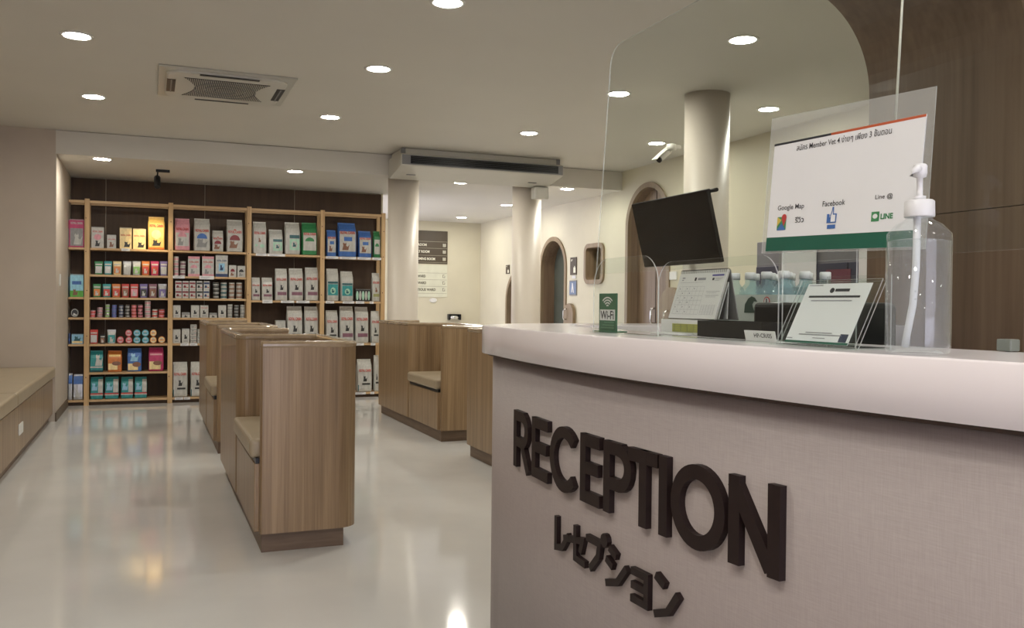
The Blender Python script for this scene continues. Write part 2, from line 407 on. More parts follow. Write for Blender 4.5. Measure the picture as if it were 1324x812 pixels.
# ================================================================ DOWNLIGHTS
proto = None
ld = [(-.43, 6.14, 0, 'nearest downlight on the far left ahead of the cassette unit'), (-.43, 7.92, 0, 'left downlight beside the cassette air conditioner'),
      (1.47, 6.13, 0, 'downlight right of the cassette air conditioner, nearer one'), (1.465, 7.90, 0, 'downlight right of the cassette air conditioner, farther one'),
      (1.49, 4.63, 0, 'downlight cut by the top edge of the picture'), (3.345, 7.83, 0, 'downlight above the ceiling-hung air conditioner'),
      (3.35, 6.08, 0, 'downlight just inside the left edge of the large clear screen'), (4.72, 7.77, 0, 'downlight above the security camera'),
      (3.36, 4.54, 0, 'largest downlight seen through the clear screen'), (4.735, 6.04, 0, 'downlight right of the wide column top'),
      (-.45, 9.76, 1, 'downlight above the leftmost shelving bays'), (1.437, 9.76, 1, 'downlight above the middle shelving bays'),
      (3.335, 9.80, 1, 'downlight between the two columns, nearer one'), (4.68, 9.76, 1, 'downlight right of the column with the speaker'),
      (4.69, 13.74, 1, 'farthest downlight in front of the room directory'), (4.675, 11.73, 1, 'downlight half hidden left of the column with the speaker'),
      (3.33, 12.6, 1, 'downlight hidden behind the column left of centre'),
      (-.43, 2.75, 0, 'left downlight behind the picture edge'), (-.43, .95, 0, 'left downlight beside the photographer'), (.1, .5, 0, 'downlight added above the photographer to brighten the counter'), (1.48, -.85, 0, 'downlight behind the photographer'), (-.43, -.85, 0, 'left downlight behind the photographer'),  # lamp above the photographer is unseen, added to brighten the counter front
      (3.35, -.85, 0, 'right downlight behind the photographer'), (2.0, 1.1, 0, 'downlight above the reception desk'), (-.43, -2.6, 0, 'left downlight near the entrance'), (1.6, -2.6, 0, 'middle downlight near the entrance')]
for x, y, low, lab in ld:
    z = ZL if low else ZU
    t = thing('downlight', 'round recessed '+lab if len(lab.split()) < 14 else lab, 'downlight', (x, y, z), 'round recessed ceiling downlights')
    if proto is None:
        a = MB().lathe([(.098, 0), (.098, -.004), (.092, -.008), (.078, -.008), (.076, -.001)], WHITE, 32, caps=False).build('trim_ring', t)
        b = MB().lathe([(.077, -.0035), (.0768, -.0045)], LENS, 32).build('lens', t); proto = (a, b)
    else:
        for c in proto:
            d = c.copy(); COL.objects.link(d); d.parent = t

# ================================================================ CASSETTE AIR CONDITIONER
t = thing('cassette_air_conditioner', 'square white cassette air conditioner flush in the ceiling on the left', 'air conditioner', (.52, 7.11, ZU))
def U(x, y): return (x-.52, y-7.11)
MB().box(-.475, .475, -.475, .475, -.016, 0, mat('cassette_panel', (.50, .49, .44), .35, var=.01)).build('panel', t, .006)
b = MB(); rr = rrect(-.42, .42, -.42, .42, .10, 6)
b.loft([[(p[0], p[1], -.016) for p in rr], [(p[0], p[1], -.028) for p in rr], [(p[0]*.97, p[1]*.97, -.034) for p in rr]], OFFW, smooth=False); b.build('inner_panel', t)
for nm, (x0_, x1_, y0_, y1_) in (('louvre', (-.415, -.355, -.20, .20)), ('louvre', (.36, .42, -.20, .20)), ('louvre', (-.2, .21, -.423, -.385)), ('louvre', (-.2, .21, .39, .425))):
    m_ = MB().box(x0_, x1_, y0_, y1_, -.0365, -.033, BLACK)
    if x1_-x0_ < .1: m_.box((x0_+x1_)/2-.004, (x0_+x1_)/2+.006, y0_, y1_, -.040, -.036, MIDG)
    m_.build(nm, t)
g = MB(); N = 12       # hourglass-ended grille
def gx(y): return .215+.085*(abs(y)/.29)**1.6
pts = [(gx(-.29+.58*k/N), -.29+.58*k/N) for k in range(N+1)]; pts += [(-x, y) for x, y in reversed(pts)]
g.add([(x, y, -.0365) for x, y in pts]+[(x, y, -.034) for x, y in pts], [tuple(range(len(pts)))]+[(i, (i+1) % len(pts), len(pts)+(i+1) % len(pts), len(pts)+i) for i in range(len(pts))], BLACK)
gr = g.build('grille', t)
nb = 44
for k in range(nb):
    x = -.29+.58*(k+.5)/nb
    lim = .287 if abs(x) > .215 else .287
    if abs(x) > .215:
        ymin = .29*((abs(x)-.215)/.085)**(1/1.6)
        segs = [(ymin, lim), (-lim, -ymin)]
    else: segs = [(-lim, lim)]
    m_ = MB()
    for a, b2 in segs: m_.box(x-.0022, x+.0022, a, b2, -.041, -.0365, OFFW)
    m_.build('slat', gr)
for rx, ry in ((.15, .17), (.08, .09), (.225, .25)):
    r1 = [(rx*math.cos(2*PI*k/40), ry*math.sin(2*PI*k/40)) for k in range(40)]; r0 = [((rx-.006)*math.cos(2*PI*k/40), (ry-.006)*math.sin(2*PI*k/40)) for k in range(40)]
    m_ = MB(); m_.loft([[(a[0], a[1], -.0405), (b_[0], b_[1], -.0405), (b_[0], b_[1], -.044), (a[0], a[1], -.044)] for a, b_ in zip(r1+r1[:1], r0+r0[:1])], MIDG, False, False); m_.build('ring', gr)

# ================================================================ CEILING-HUNG AIR CONDITIONER
t = thing('ceiling_air_conditioner', 'long white ceiling-hung air conditioner with dark slatted outlet between two columns', 'air conditioner', (3.36, 9.35, ZU))
X0, X1 = 2.425, 4.30; cx, cy, cz = t.location
b = MB(); sec = [(9.075, 2.745), (9.07, 2.735), (9.07, 2.640), (9.085, 2.625), (9.56, 2.545), (9.60, 2.555), (9.60, 2.76), (9.12, 2.76)]
b.loft([[(X0-cx, y-cy, z-cz) for y, z in sec], [(X1-cx, y-cy, z-cz) for y, z in sec]], OFFW, smooth=False); b.build('body', t, .004)
MB().box(X0+.03-cx, X1-.03-cx, 9.13-cy, 9.58-cy, 2.76-cz, -.004, OFFW).build('top_box', t, .004)
MB().box(X0+.01-cx, X1-.01-cx, 9.058-cy, 9.072-cy, 2.636-cz, 2.738-cz, MIDG).build('outlet_frame', t, .003)
o = MB().box(X0+.10-cx, X1-.07-cx, 9.052-cy, 9.060-cy, 2.648-cz, 2.728-cz, BLACK).build('outlet', t)
for k in range(4): MB().box(X0+.11-cx, X1-.08-cx, 9.045-cy, 9.056-cy, 2.656+.019*k-cz, 2.660+.019*k-cz, mat('slat_blue_black', (.02, .024, .032), .35)).build('slat', o)
for xx in (X0+.02, X1-.06): MB().box(xx-cx, xx+.04-cx, 9.12-cy, 9.17-cy, 2.755-cz, -.002, MIDG).build('bracket', t)
for xx in (X0+.14, X1-.3): MB().box(xx-cx, xx+.10-cx, 9.36-cy, 9.40-cy, 2.572-cz, 2.584-cz, MIDG).build('badge', t)
# small speaker box on the middle column
t = thing('wall_speaker', 'small white box speaker on top of the column by the arched doorway', 'speaker', (4.155, 9.585, 2.41))
MB().box(-.03, .15, -.12, -.0, -.0, .14, OFFW).build('cabinet', t, .012)
MB().box(.03, .09, -.07, .10, .14, .165, DARK).build('bracket', t)
MB().box(.0, .12, -.124, -.119, .02, .12, OFFW).build('grille', t)
# black track spotlight
t = thing('track_spotlight', 'small black spotlight on the low ceiling above the second shelving bay', 'spotlight', (.10, 10.3, ZL))
MB().box(-.05, .09, -.02, .02, -.028, 0, BLACK).build('track_adapter', t, .003)
MB().tube([(-.03, 0, -.02), (-.035, 0, -.08)], .008, BLACK).build('stem', t)
hd = MB().lathe([(.026, -.08), (.032, -.075), (.034, .06), (.030, .07)], BLACK, 20).build('lamp_head', t); hd.location = (-.035, .02, -.13); hd.rotation_euler = (math.radians(-38), 0, 0)
sp = bpy.data.lights.new('spot_beam', 'SPOT'); sp.energy = 14; sp.color = (1, .78, .40); sp.spot_size = math.radians(38); sp.spot_blend = .6; sp.shadow_soft_size = .08
so = bpy.data.objects.new('spot_beam', sp); COL.objects.link(so); so.location = (.065, 10.39, 2.36)
so.rotation_euler = (Vector((.02, 11.0, 1.9))-Vector(so.location)).to_track_quat('-Z', 'Y').to_euler()

# ================================================================ SEATING BOOTHS
def strip_outline(path, hw, nround=5):
    "path: list of (x,y); returns closed outline of a band of half width hw with rounded ends"
    L, Rr = [], []; n = len(path)
    for i, p in enumerate(path):
        a = Vector(path[max(0, i-1)]); b_ = Vector(path[min(n-1, i+1)]); c = Vector(p)
        d1 = (c-a).normalized() if i else (b_-c).normalized(); d2 = (b_-c).normalized() if i < n-1 else d1
        t_ = (d1+d2).normalized(); nrm = Vector((-t_.y, t_.x)); k = 1/max(.3, nrm.dot(Vector((-d1.y, d1.x))))
        L.append(c+nrm*hw*k); Rr.append(c-nrm*hw*k)
    return L, Rr
def band(path, hw, prof, m):
    "loft a band along path; prof = [(z, inset)] from bottom to top"
    mb = MB(); rings = []
    for z, ins in prof:
        L, Rr = strip_outline(path, hw-ins)
        e0 = (Vector(path[0])-Vector(path[1])).normalized()*(hw*.35-ins*.5 if hw*.35 > ins*.5 else 0)
        e1 = (Vector(path[-1])-Vector(path[-2])).normalized()*(hw*.35-ins*.5 if hw*.35 > ins*.5 else 0)
        ring = [(p.x, p.y, z) for p in L]+[(L[-1].x*.7+Rr[-1].x*.3+e1.x, L[-1].y*.7+Rr[-1].y*.3+e1.y, z), (L[-1].x*.3+Rr[-1].x*.7+e1.x, L[-1].y*.3+Rr[-1].y*.7+e1.y, z)]
        ring += [(p.x, p.y, z) for p in reversed(Rr)]+[(Rr[0].x*.7+L[0].x*.3+e0.x, Rr[0].y*.7+L[0].y*.3+e0.y, z), (Rr[0].x*.3+L[0].x*.7+e0.x, Rr[0].y*.3+L[0].y*.7+e0.y, z)]
        rings.append(ring)
    mb.loft(rings, m, smooth=False, caps=False)
    n = len(path); N_ = len(rings[0])
    for ring, fl in ((rings[0], 1), (rings[-1], 0)):
        fs = []
        for i in range(n-1): fs.append((i, i+1, N_-3-(i+1), N_-3-i))
        fs.append((n-1, n, n+1, n+2)); fs.append((N_-3, N_-2, N_-1, 0))
        mb.add(ring, [f[::-1] if fl else f for f in fs], m)
    return mb
def corner(cx, cy, r, a0, a1, n=6): return [(cx+r*math.cos(math.radians(a0+(a1-a0)*k/n)), cy+r*math.sin(math.radians(a0+(a1-a0)*k/n))) for k in range(n+1)]
W_, LN, HT, TW = .485, 2.22, .997, .024
def s_path():
    x0, x1, y0, y1, ym = TW, W_-TW, TW, LN-TW, .97
    r = .068
    p = [(x0+.01, y0)]+corner(x1-r, y0+r, r, -90, 0)+corner(x1-r, ym-r, r, 0, 90)+corner(x0+r*.6, ym+r*.6, r*.6, 270, 180)+corner(x0+r, y1-r, r, 180, 90)+[(x1-.01, y1)]
    return p
RIM = wood('oak_rim', (.24, .17, .10), (.31, .225, .14), (.37, .28, .18), .25, (3, 3, 3), coat=.6)
def make_booth(x, y, label):
    t = thing('seating_booth', label, 'bench', (x, y, 0), 'wooden booth benches in two rows')
    pth = s_path()
    band(pth, TW, [(.098, 0), (.10, 0), (.967, 0)], OAK).build('booth_shell', t)
    band(pth, TW, [(.967, -.0015), (.974, -.004), (.984, -.004), (.991, .000), (.995, .006), (.997, .014)], RIM).build('rim', t)
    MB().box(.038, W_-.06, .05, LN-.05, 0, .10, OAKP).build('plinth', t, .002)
    for (xa, xb, ya, yb, s) in ((.004, W_-.05, .05, .945, -1), (.05, W_-.004, .998, LN-.05, 1)):
        MB().box(xa, xb, ya, yb, .100, .421, OAK).build('seat_box', t, .004)
        ca, cb = (xa-.022, xb) if s < 0 else (xa, xb+.022)
        MB().box(xa+.006 if s < 0 else xa, xb if s < 0 else xb-.006, ya, yb, .421, .447, BLACK).build('gap_strip', t)
        MB().box(ca, cb, ya+.002, yb-.002, .446, .535, VINYL).build('cushion', t, .022, 4)
    return t
make_booth(.452, 4.25, 'nearest wooden booth bench, left row, its end panel facing us')
make_booth(.455, 7.18, 'farther wooden booth bench in the left row, near the shelving')
make_booth(2.27, 4.33, 'right row booth bench half hidden behind the reception counter')
make_booth(2.27, 7.20, 'farther wooden booth bench in the right row by the column')

# ================================================================ LEFT WALL BENCH
t = thing('wall_bench', 'long built-in bench with beige cushion along the left wall', 'bench', (-1.2, 5.5, 0))
def LB(mb, n, bv=0, sg=2): return wp(mb, n, t, bv, sg)
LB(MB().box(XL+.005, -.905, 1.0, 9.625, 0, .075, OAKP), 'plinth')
for a, b2 in ((1.0, 3.4), (3.4, 6.2), (6.2, 9.625)):
    LB(MB().box(XL+.005, -.868, a+.0015, b2-.0015, .075, .415, OAK), 'bench_box', .003)
LB(MB().box(XL+.005, -.88, 1.0, 9.625, .415, .432, BLACK), 'gap_strip')
for a, b2 in ((1.0, 4.3), (4.3, 7.0), (7.0, 9.622)): LB(MB().box(XL+.005, -.845, a+.002, b2-.002, .430, .532, VINYL), 'cushion', .02, 4)
LB(MB().box(-.868, -.858, 7.20, 7.40, .205, .285, WHITE), 'socket_plate', .004)['label'] = 'white socket plate'
# small wall switch on the pier
sw = bx('wall_switch', -.845, -.835, 9.95, 10.03, 1.32, 1.44, WHITE, None, .003); tag(sw, 'white switch plate on the side of the beige pier', 'switch')
# goods on the shelves: bay, shelf, kind, x, z, width, height, style, look, count in a stack
LV = {0: (1.765, None, 1.212, .985, .688, None, .063), 1: (1.765, 1.468, 1.212, .985, .688, .369, .063), 2: (1.765, 1.468, 1.212, .985, .688, None, .063), 3: (1.755, None, 1.196, None, .675, None, .063), 4: (1.745, None, 1.196, None, .675, None, .063)}
ITEMS = [
 (0, 0, 'box', -0.881, 1.765, 0.038, 0.309, 'magenta', 'magenta carton', 1),
 (0, 0, 'box', -0.766, 1.765, 0.16, 0.317, 'magenta', 'magenta and grey carton with cat', 1),
 (0, 2, 'box', -0.867, 1.212, 0.059, 0.23, 'meadow', 'narrow blue and green carton', 1),
 (0, 2, 'box', -0.758, 1.212, 0.137, 0.257, 'meadow', 'blue and green carton with bear', 1),
 (0, 3, 'tin', -0.863, 0.985, 0.062, 0.1, 'whitering', 'round dark tub with white rim', 1),
 (0, 3, 'tin', -0.777, 0.985, 0.082, 0.1, 'whitering', 'round dark tub with white rim', 1),
 (0, 4, 'box', -0.856, 0.688, 0.072, 0.124, 'navy', 'low dark blue carton', 1),
 (0, 4, 'box', -0.749, 0.688, 0.119, 0.111, 'paleblue', 'low pale blue carton', 1),
 (0, 6, 'bag', -0.844, 0.063, 0.092, 0.299, 'bluesilver', 'blue and silver bag', 1),
 (0, 6, 'bag', -0.739, 0.063, 0.1, 0.288, 'bluesilver', 'blue and silver crinkled bag', 1),
 (1, 0, 'box', -0.549, 1.765, 0.131, 0.239, 'kitten', 'white carton with pink round mark', 1),
 (1, 0, 'box', -0.406, 1.765, 0.095, 0.156, 'white', 'small white carton', 1),
 (1, 0, 'box', -0.26, 1.765, 0.128, 0.244, 'yellow', 'pale yellow carton', 1),
 (1, 0, 'box', -0.116, 1.765, 0.138, 0.238, 'yellow', 'pale yellow carton', 1),
 (1, 0, 'bag', 0.063, 1.765, 0.182, 0.388, 'yellowbag', 'tall golden yellow bag', 1),
 (1, 1, 'pouch', -0.537, 1.468, 0.088, 0.151, 'pgreen', 'green and silver pouch', 1),
 (1, 1, 'pouch', -0.442, 1.468, 0.084, 0.154, 'pteal', 'teal and silver pouch', 1),
 (1, 1, 'pouch', -0.346, 1.468, 0.089, 0.156, 'porange', 'pale orange pouch', 1),
 (1, 1, 'pouch', -0.244, 1.468, 0.09, 0.159, 'pwhite', 'white and silver pouch', 1),
 (1, 1, 'pouch', -0.145, 1.468, 0.09, 0.162, 'psilver', 'silver and green pouch', 1),
 (1, 1, 'pouch', -0.049, 1.468, 0.085, 0.165, 'porange2', 'bright orange pouch', 1),
 (1, 1, 'pouch', 0.048, 1.468, 0.09, 0.167, 'pmagenta', 'magenta and red pouch', 1),
 (1, 1, 'pouch', 0.144, 1.468, 0.083, 0.17, 'pviolet', 'violet blue pouch', 1),
 (1, 2, 'pouch', -0.554, 1.212, 0.085, 0.152, 'pgreen2', 'green and orange pouch', 1),
 (1, 2, 'pouch', -0.454, 1.212, 0.088, 0.153, 'pteal2', 'teal and red pouch', 1),
 (1, 2, 'pouch', -0.356, 1.212, 0.09, 0.155, 'pred', 'orange red pouch', 1),
 (1, 2, 'pouch', -0.261, 1.212, 0.082, 0.157, 'pred2', 'red pouch with white flash', 1),
 (1, 2, 'pouch', -0.167, 1.212, 0.088, 0.158, 'pred3', 'pink red pouch', 1),
 (1, 2, 'pouch', -0.068, 1.212, 0.085, 0.16, 'pviolet2', 'dark purple and white pouch', 1),
 (1, 2, 'pouch', 0.029, 1.212, 0.089, 0.162, 'pbrown', 'purple brown pouch', 1),
 (1, 2, 'pouch', 0.132, 1.212, 0.096, 0.164, 'pviolet3', 'silver violet pouch', 1),
 (1, 3, 'can', -0.595, 0.985, 0.057, 0.08, 'cpink', 'pink can', 2),
 (1, 3, 'can', -0.524, 0.985, 0.061, 0.115, 'cmauve', 'mauve can', 3),
 (1, 3, 'can', -0.446, 0.985, 0.052, 0.149, 'csilver', 'silver can', 4),
 (1, 3, 'can', -0.376, 0.985, 0.053, 0.144, 'cblue', 'blue can', 4),
 (1, 3, 'can', -0.304, 0.985, 0.052, 0.142, 'cnavy', 'dark navy can', 4),
 (1, 3, 'can', -0.239, 0.985, 0.051, 0.143, 'cdark', 'black and silver can', 4),
 (1, 3, 'can', -0.171, 0.985, 0.059, 0.146, 'cred', 'red can', 4),
 (1, 3, 'can', -0.103, 0.985, 0.055, 0.147, 'cred2', 'dark red can', 4),
 (1, 3, 'can', -0.024, 0.985, 0.066, 0.194, 'cpale', 'pale pink can', 4),
 (1, 3, 'can', 0.051, 0.985, 0.063, 0.098, 'cwr', 'white and red can', 2),
 (1, 3, 'can', 0.125, 0.985, 0.068, 0.099, 'cred', 'red can', 2),
 (1, 4, 'pouch', -0.584, 0.688, 0.087, 0.162, 'predsilver', 'red and silver pouch', 1),
 (1, 4, 'pouch', -0.494, 0.688, 0.055, 0.106, 'pdark', 'small dark pouch', 1),
 (1, 4, 'pouch', -0.402, 0.688, 0.093, 0.162, 'psteal', 'teal and silver pouch', 1),
 (1, 4, 'tub', -0.309, 0.688, 0.074, 0.084, 'tred', 'red round tub', 1),
 (1, 4, 'tub', -0.223, 0.688, 0.073, 0.161, 'tred', 'red round tub', 2),
 (1, 4, 'tub', -0.136, 0.688, 0.079, 0.161, 'tblue', 'pale blue round tub', 2),
 (1, 4, 'tub', -0.049, 0.688, 0.077, 0.161, 'tblue', 'pale blue round tub', 2),
 (1, 4, 'tub', 0.037, 0.688, 0.073, 0.161, 'torange', 'orange round tub', 2),
 (1, 4, 'tub', 0.126, 0.688, 0.078, 0.083, 'torange', 'orange round tub', 1),
 (1, 5, 'bag', -0.555, 0.369, 0.139, 0.244, 'tealwhite', 'teal and white bag', 1),
 (1, 5, 'bag', -0.367, 0.369, 0.152, 0.242, 'orangebag', 'orange red bag', 1),
 (1, 5, 'bag', -0.161, 0.369, 0.156, 0.267, 'bluebag', 'blue bag', 1),
 (1, 5, 'bag', 0.068, 0.369, 0.165, 0.274, 'pinkbag', 'magenta bag', 1),
 (1, 6, 'bag', -0.551, 0.063, 0.134, 0.253, 'tealband', 'teal bag with red band', 1),
 (1, 6, 'bag', -0.397, 0.063, 0.147, 0.25, 'tealband', 'teal bag with red band', 1),
 (1, 6, 'bag', -0.238, 0.063, 0.131, 0.246, 'tealband', 'teal bag with red band', 1),
 (1, 6, 'bag', -0.094, 0.063, 0.134, 0.243, 'tealband', 'teal bag with red band', 1),
 (2, 0, 'bag', 0.343, 1.765, 0.169, 0.381, 'rcpink', 'tall pink bag', 1),
 (2, 0, 'bag', 0.56, 1.765, 0.185, 0.391, 'rcblue', 'tall white bag with blue arc', 1),
 (2, 0, 'bag', 0.736, 1.765, 0.127, 0.254, 'rcred', 'short white bag with dark red arc', 1),
 (2, 0, 'bag', 0.927, 1.765, 0.189, 0.394, 'rcred', 'tall white bag with dark red arc', 1),
 (2, 1, 'can', 0.279, 1.468, 0.057, 0.229, 'cpale', 'pale pink can', 4),
 (2, 1, 'can', 0.351, 1.468, 0.064, 0.175, 'cmauve2', 'pale mauve can', 3),
 (2, 1, 'box', 0.472, 1.468, 0.131, 0.235, 'rcpinkbox', 'white and pink carton', 1),
 (2, 1, 'box', 0.628, 1.468, 0.133, 0.24, 'rcpinkbox', 'white and pink carton', 1),
 (2, 1, 'box', 0.78, 1.468, 0.138, 0.261, 'navybox', 'white carton with navy base', 1),
 (2, 1, 'box', 0.904, 1.468, 0.085, 0.144, 'smred', 'small white carton with red mark', 1),
 (2, 1, 'box', 1.003, 1.468, 0.092, 0.138, 'smdark', 'small white carton with dark mark', 1),
 (2, 2, 'carton', 0.305, 1.212, 0.071, 0.201, 'sred', 'silver and red carton', 2),
 (2, 2, 'carton', 0.382, 1.212, 0.07, 0.202, 'sred', 'silver and red carton', 2),
 (2, 2, 'carton', 0.459, 1.212, 0.068, 0.204, 'sred', 'silver and red carton', 2),
 (2, 2, 'carton', 0.535, 1.212, 0.065, 0.205, 'sblack', 'silver and black carton', 2),
 (2, 2, 'carton', 0.611, 1.212, 0.067, 0.207, 'snavy', 'silver and navy carton', 2),
 (2, 2, 'can', 0.719, 1.212, 0.073, 0.19, 'cdark', 'black and white can', 4),
 (2, 2, 'can', 0.807, 1.212, 0.075, 0.191, 'cdark2', 'black and green can', 4),
 (2, 2, 'can', 0.896, 1.212, 0.07, 0.193, 'cbrown', 'brown and white can', 4),
 (2, 2, 'can', 0.981, 1.212, 0.073, 0.194, 'cbrown', 'red brown and white can', 4),
 (2, 3, 'box', 0.285, 0.985, 0.088, 0.146, 'catwhite', 'white carton with dark cat', 1),
 (2, 3, 'box', 0.488, 0.985, 0.091, 0.148, 'catwhite', 'white carton with dark cat', 1),
 (2, 3, 'box', 0.589, 0.985, 0.093, 0.149, 'catwhite', 'white carton with dark cat', 1),
 (2, 3, 'box', 0.79, 0.985, 0.091, 0.151, 'catwhite', 'white carton with dark cat', 1),
 (2, 3, 'box', 0.387, 0.985, 0.09, 0.063, 'low', 'low grey and white carton', 1),
 (2, 3, 'box', 0.689, 0.985, 0.085, 0.059, 'low', 'low grey and white carton', 1),
 (2, 3, 'can', 0.879, 0.985, 0.06, 0.161, 'cgrey', 'grey can', 4),
 (2, 3, 'can', 0.951, 0.985, 0.057, 0.152, 'cgrey2', 'dark grey can', 4),
 (2, 3, 'can', 1.02, 0.985, 0.059, 0.157, 'cgrey', 'grey can', 4),
 (2, 4, 'box', 0.287, 0.688, 0.085, 0.163, 'catwhite', 'white carton with dark cat', 1),
 (2, 4, 'box', 0.386, 0.688, 0.084, 0.172, 'catwhite', 'white carton with dark cat', 1),
 (2, 4, 'carton', 0.471, 0.688, 0.07, 0.217, 'sstack', 'flat grey and white carton', 5),
 (2, 4, 'carton', 0.551, 0.688, 0.07, 0.162, 'sstack', 'flat grey and white carton', 4),
 (2, 6, 'bag', 0.329, 0.063, 0.168, 0.41, 'gastro', 'large white bag with dark cat', 1),
 (2, 6, 'bag', 0.522, 0.063, 0.164, 0.41, 'gastro', 'large white bag partly behind seating', 1),
 (3, 0, 'bag', 1.213, 1.755, 0.161, 0.391, 'vetgreen', 'tall silver bag with green mark', 1),
 (3, 0, 'bag', 1.402, 1.755, 0.168, 0.305, 'vetteal', 'short silver bag with dark band', 1),
 (3, 0, 'bag', 1.599, 1.755, 0.186, 0.403, 'vetteal', 'tall silver bag with dark band', 1),
 (3, 0, 'bag', 1.805, 1.755, 0.189, 0.408, 'greenbag', 'dark green and white bag', 1),
 (3, 2, 'bag', 1.172, 1.196, 0.101, 0.278, 'mauve', 'small white bag with mauve band', 1),
 (3, 2, 'bag', 1.304, 1.196, 0.131, 0.28, 'mauve', 'small white bag with mauve band', 1),
 (3, 2, 'bag', 1.47, 1.196, 0.148, 0.394, 'mauve', 'tall white bag with mauve band', 1),
 (3, 2, 'bag', 1.647, 1.196, 0.175, 0.401, 'mauve', 'tall white bag with mauve band', 1),
 (3, 2, 'bag', 1.834, 1.196, 0.163, 0.416, 'mauve', 'tall white bag with mauve band', 1),
 (3, 4, 'box', 1.464, 0.675, 0.117, 0.286, 'mintbox', 'white and mint carton', 1),
 (3, 4, 'bag', 1.633, 0.675, 0.192, 0.46, 'gastro', 'tall white bag with dark cat', 1),
 (3, 4, 'bag', 1.834, 0.675, 0.174, 0.458, 'gastro', 'tall white bag with dark cat', 1),
 (4, 0, 'bag', 2.071, 1.745, 0.117, 0.334, 'bluedog', 'short blue and white bag', 1),
 (4, 0, 'bag', 2.268, 1.745, 0.233, 0.437, 'bluedog', 'tall blue and white bag', 1),
 (4, 0, 'bag', 2.49, 1.745, 0.167, 0.341, 'bluedog', 'short blue and white bag', 1),
 (4, 0, 'bag', 2.678, 1.745, 0.163, 0.343, 'greenbag', 'short green and white bag', 1),
 (4, 2, 'bag', 2.09, 1.196, 0.153, 0.409, 'tealdog', 'tall white bag with teal panel', 1),
 (4, 2, 'bag', 2.267, 1.196, 0.16, 0.379, 'tealdog', 'tall white bag with teal panel', 1),
 (4, 2, 'box', 2.467, 1.196, 0.19, 0.156, 'multi', 'wide black and white tray of cups', 1),
 (4, 2, 'bag', 2.668, 1.196, 0.172, 0.366, 'olive', 'short white bag with olive band', 1),
 (4, 4, 'bag', 2.085, 0.675, 0.153, 0.413, 'gastro', 'short white bag with dark cat', 1),
 (4, 4, 'bag', 2.268, 0.675, 0.177, 0.465, 'mauve', 'tall white bag with mauve band', 1),
 (4, 4, 'bag', 2.46, 0.675, 0.174, 0.459, 'mauve', 'tall white bag with mauve band', 1),
 (4, 4, 'bag', 2.661, 0.675, 0.174, 0.408, 'gastro', 'short silver white bag', 1),
 (4, 6, 'bag', 2.5, 0.063, 0.189, 0.413, 'gastro', 'large white bag with dark dog', 1),
 (4, 6, 'bag', 2.69, 0.063, 0.147, 0.464, 'gastro', 'large white bag half behind seating', 1),
]
TAGS = [(1, 0, -0.258, 1.765, 0.088, 0), (2, 1, 0.303, 1.468, 0.134, 0), (2, 1, 0.611, 1.468, 0.162, 1), (3, 0, 1.227, 1.755, 0.125, 0), (3, 0, 1.402, 1.755, 0.208, 0), (3, 2, 1.303, 1.196, 0.117, 1), (3, 2, 1.538, 1.196, 0.155, 0), (3, 2, 1.722, 1.196, 0.157, 0), (4, 0, 2.073, 1.745, 0.152, 0), (4, 0, 2.268, 1.745, 0.202, 0), (4, 0, 2.471, 1.745, 0.166, 0), (4, 0, 2.643, 1.745, 0.138, 0), (4, 2, 2.049, 1.196, 0.104, 0), (4, 2, 2.278, 1.196, 0.144, 0), (4, 2, 2.423, 1.196, 0.107, 0), (4, 2, 2.569, 1.196, 0.049, 0), (4, 4, 2.423, 0.675, 0.107, 0), (4, 4, 2.593, 0.675, 0.059, 0), (4, 6, 2.437, 0.063, 0.136, 0), (4, 6, 2.588, 0.063, 0.049, 0), (2, 6, 0.315, 0.063, 0.092, 0), (2, 6, 0.403, 0.063, 0.067, 0), (2, 4, 0.374, 0.688, 0.092, 0), (2, 4, 0.471, 0.688, 0.085, 0)]
# ================================================================ SHELVING
SY0, SY1 = 10.97, 11.27
sh = thing('shelving_unit', 'tall pine open shelving full of pet food along the dark wall', 'shelves', (1.0, 11.1, 0))
PX = [-.655, .216, 1.087, 1.953, 2.712]
def S(mb, n, bv=0): return wp(mb, n, sh, bv)
for x in PX:
    p = S(MB().box(x-.026, x+.026, SY0, SY0+.04, 0, 2.31, PINE), 'post', .002)
    for z in (.35, .82, 1.30, 1.72, 2.1):
        if x == PX[0] and z == .35: SCR = MB().lathe([(.006, -.002), (.006, .001)], mat('screw_hole', (.05, .03, .02), .6), 8, (0, 0, 0), 'y').mesh('screw')
        s_ = bpy.data.objects.new('screw', SCR); COL.objects.link(s_); s_.parent = p; s_.location = (x+random.uniform(-.012, .012), SY0, z+random.uniform(-.05, .05))
    S(MB().box(x-.022, x+.022, SY1-.03, SY1, 0, 2.31, PINE), 'post', .002)
BAYX = [(-.84, PX[0]-.026)]+[(a+.026, b-.026) for a, b in zip(PX, PX[1:])]
for i, (a, b) in enumerate(BAYX):
    for z in LV[i]:
        if z is None: continue
        S(MB().box(a, b, SY0+.006, SY1, z-.024, z, PINEX), 'shelf_board', .002)
    S(MB().box(a, b, SY0+.006, SY0+.03, 2.262, 2.292, PINEX), 'top_rail', .002)
    S(MB().box(a, b, SY1-.03, SY1-.006, 2.262, 2.292, PINEX), 'top_rail', .002)
    S(MB().box(a, b, SY0+.04, SY0+.055, 0, .038, DARKW), 'kickboard')

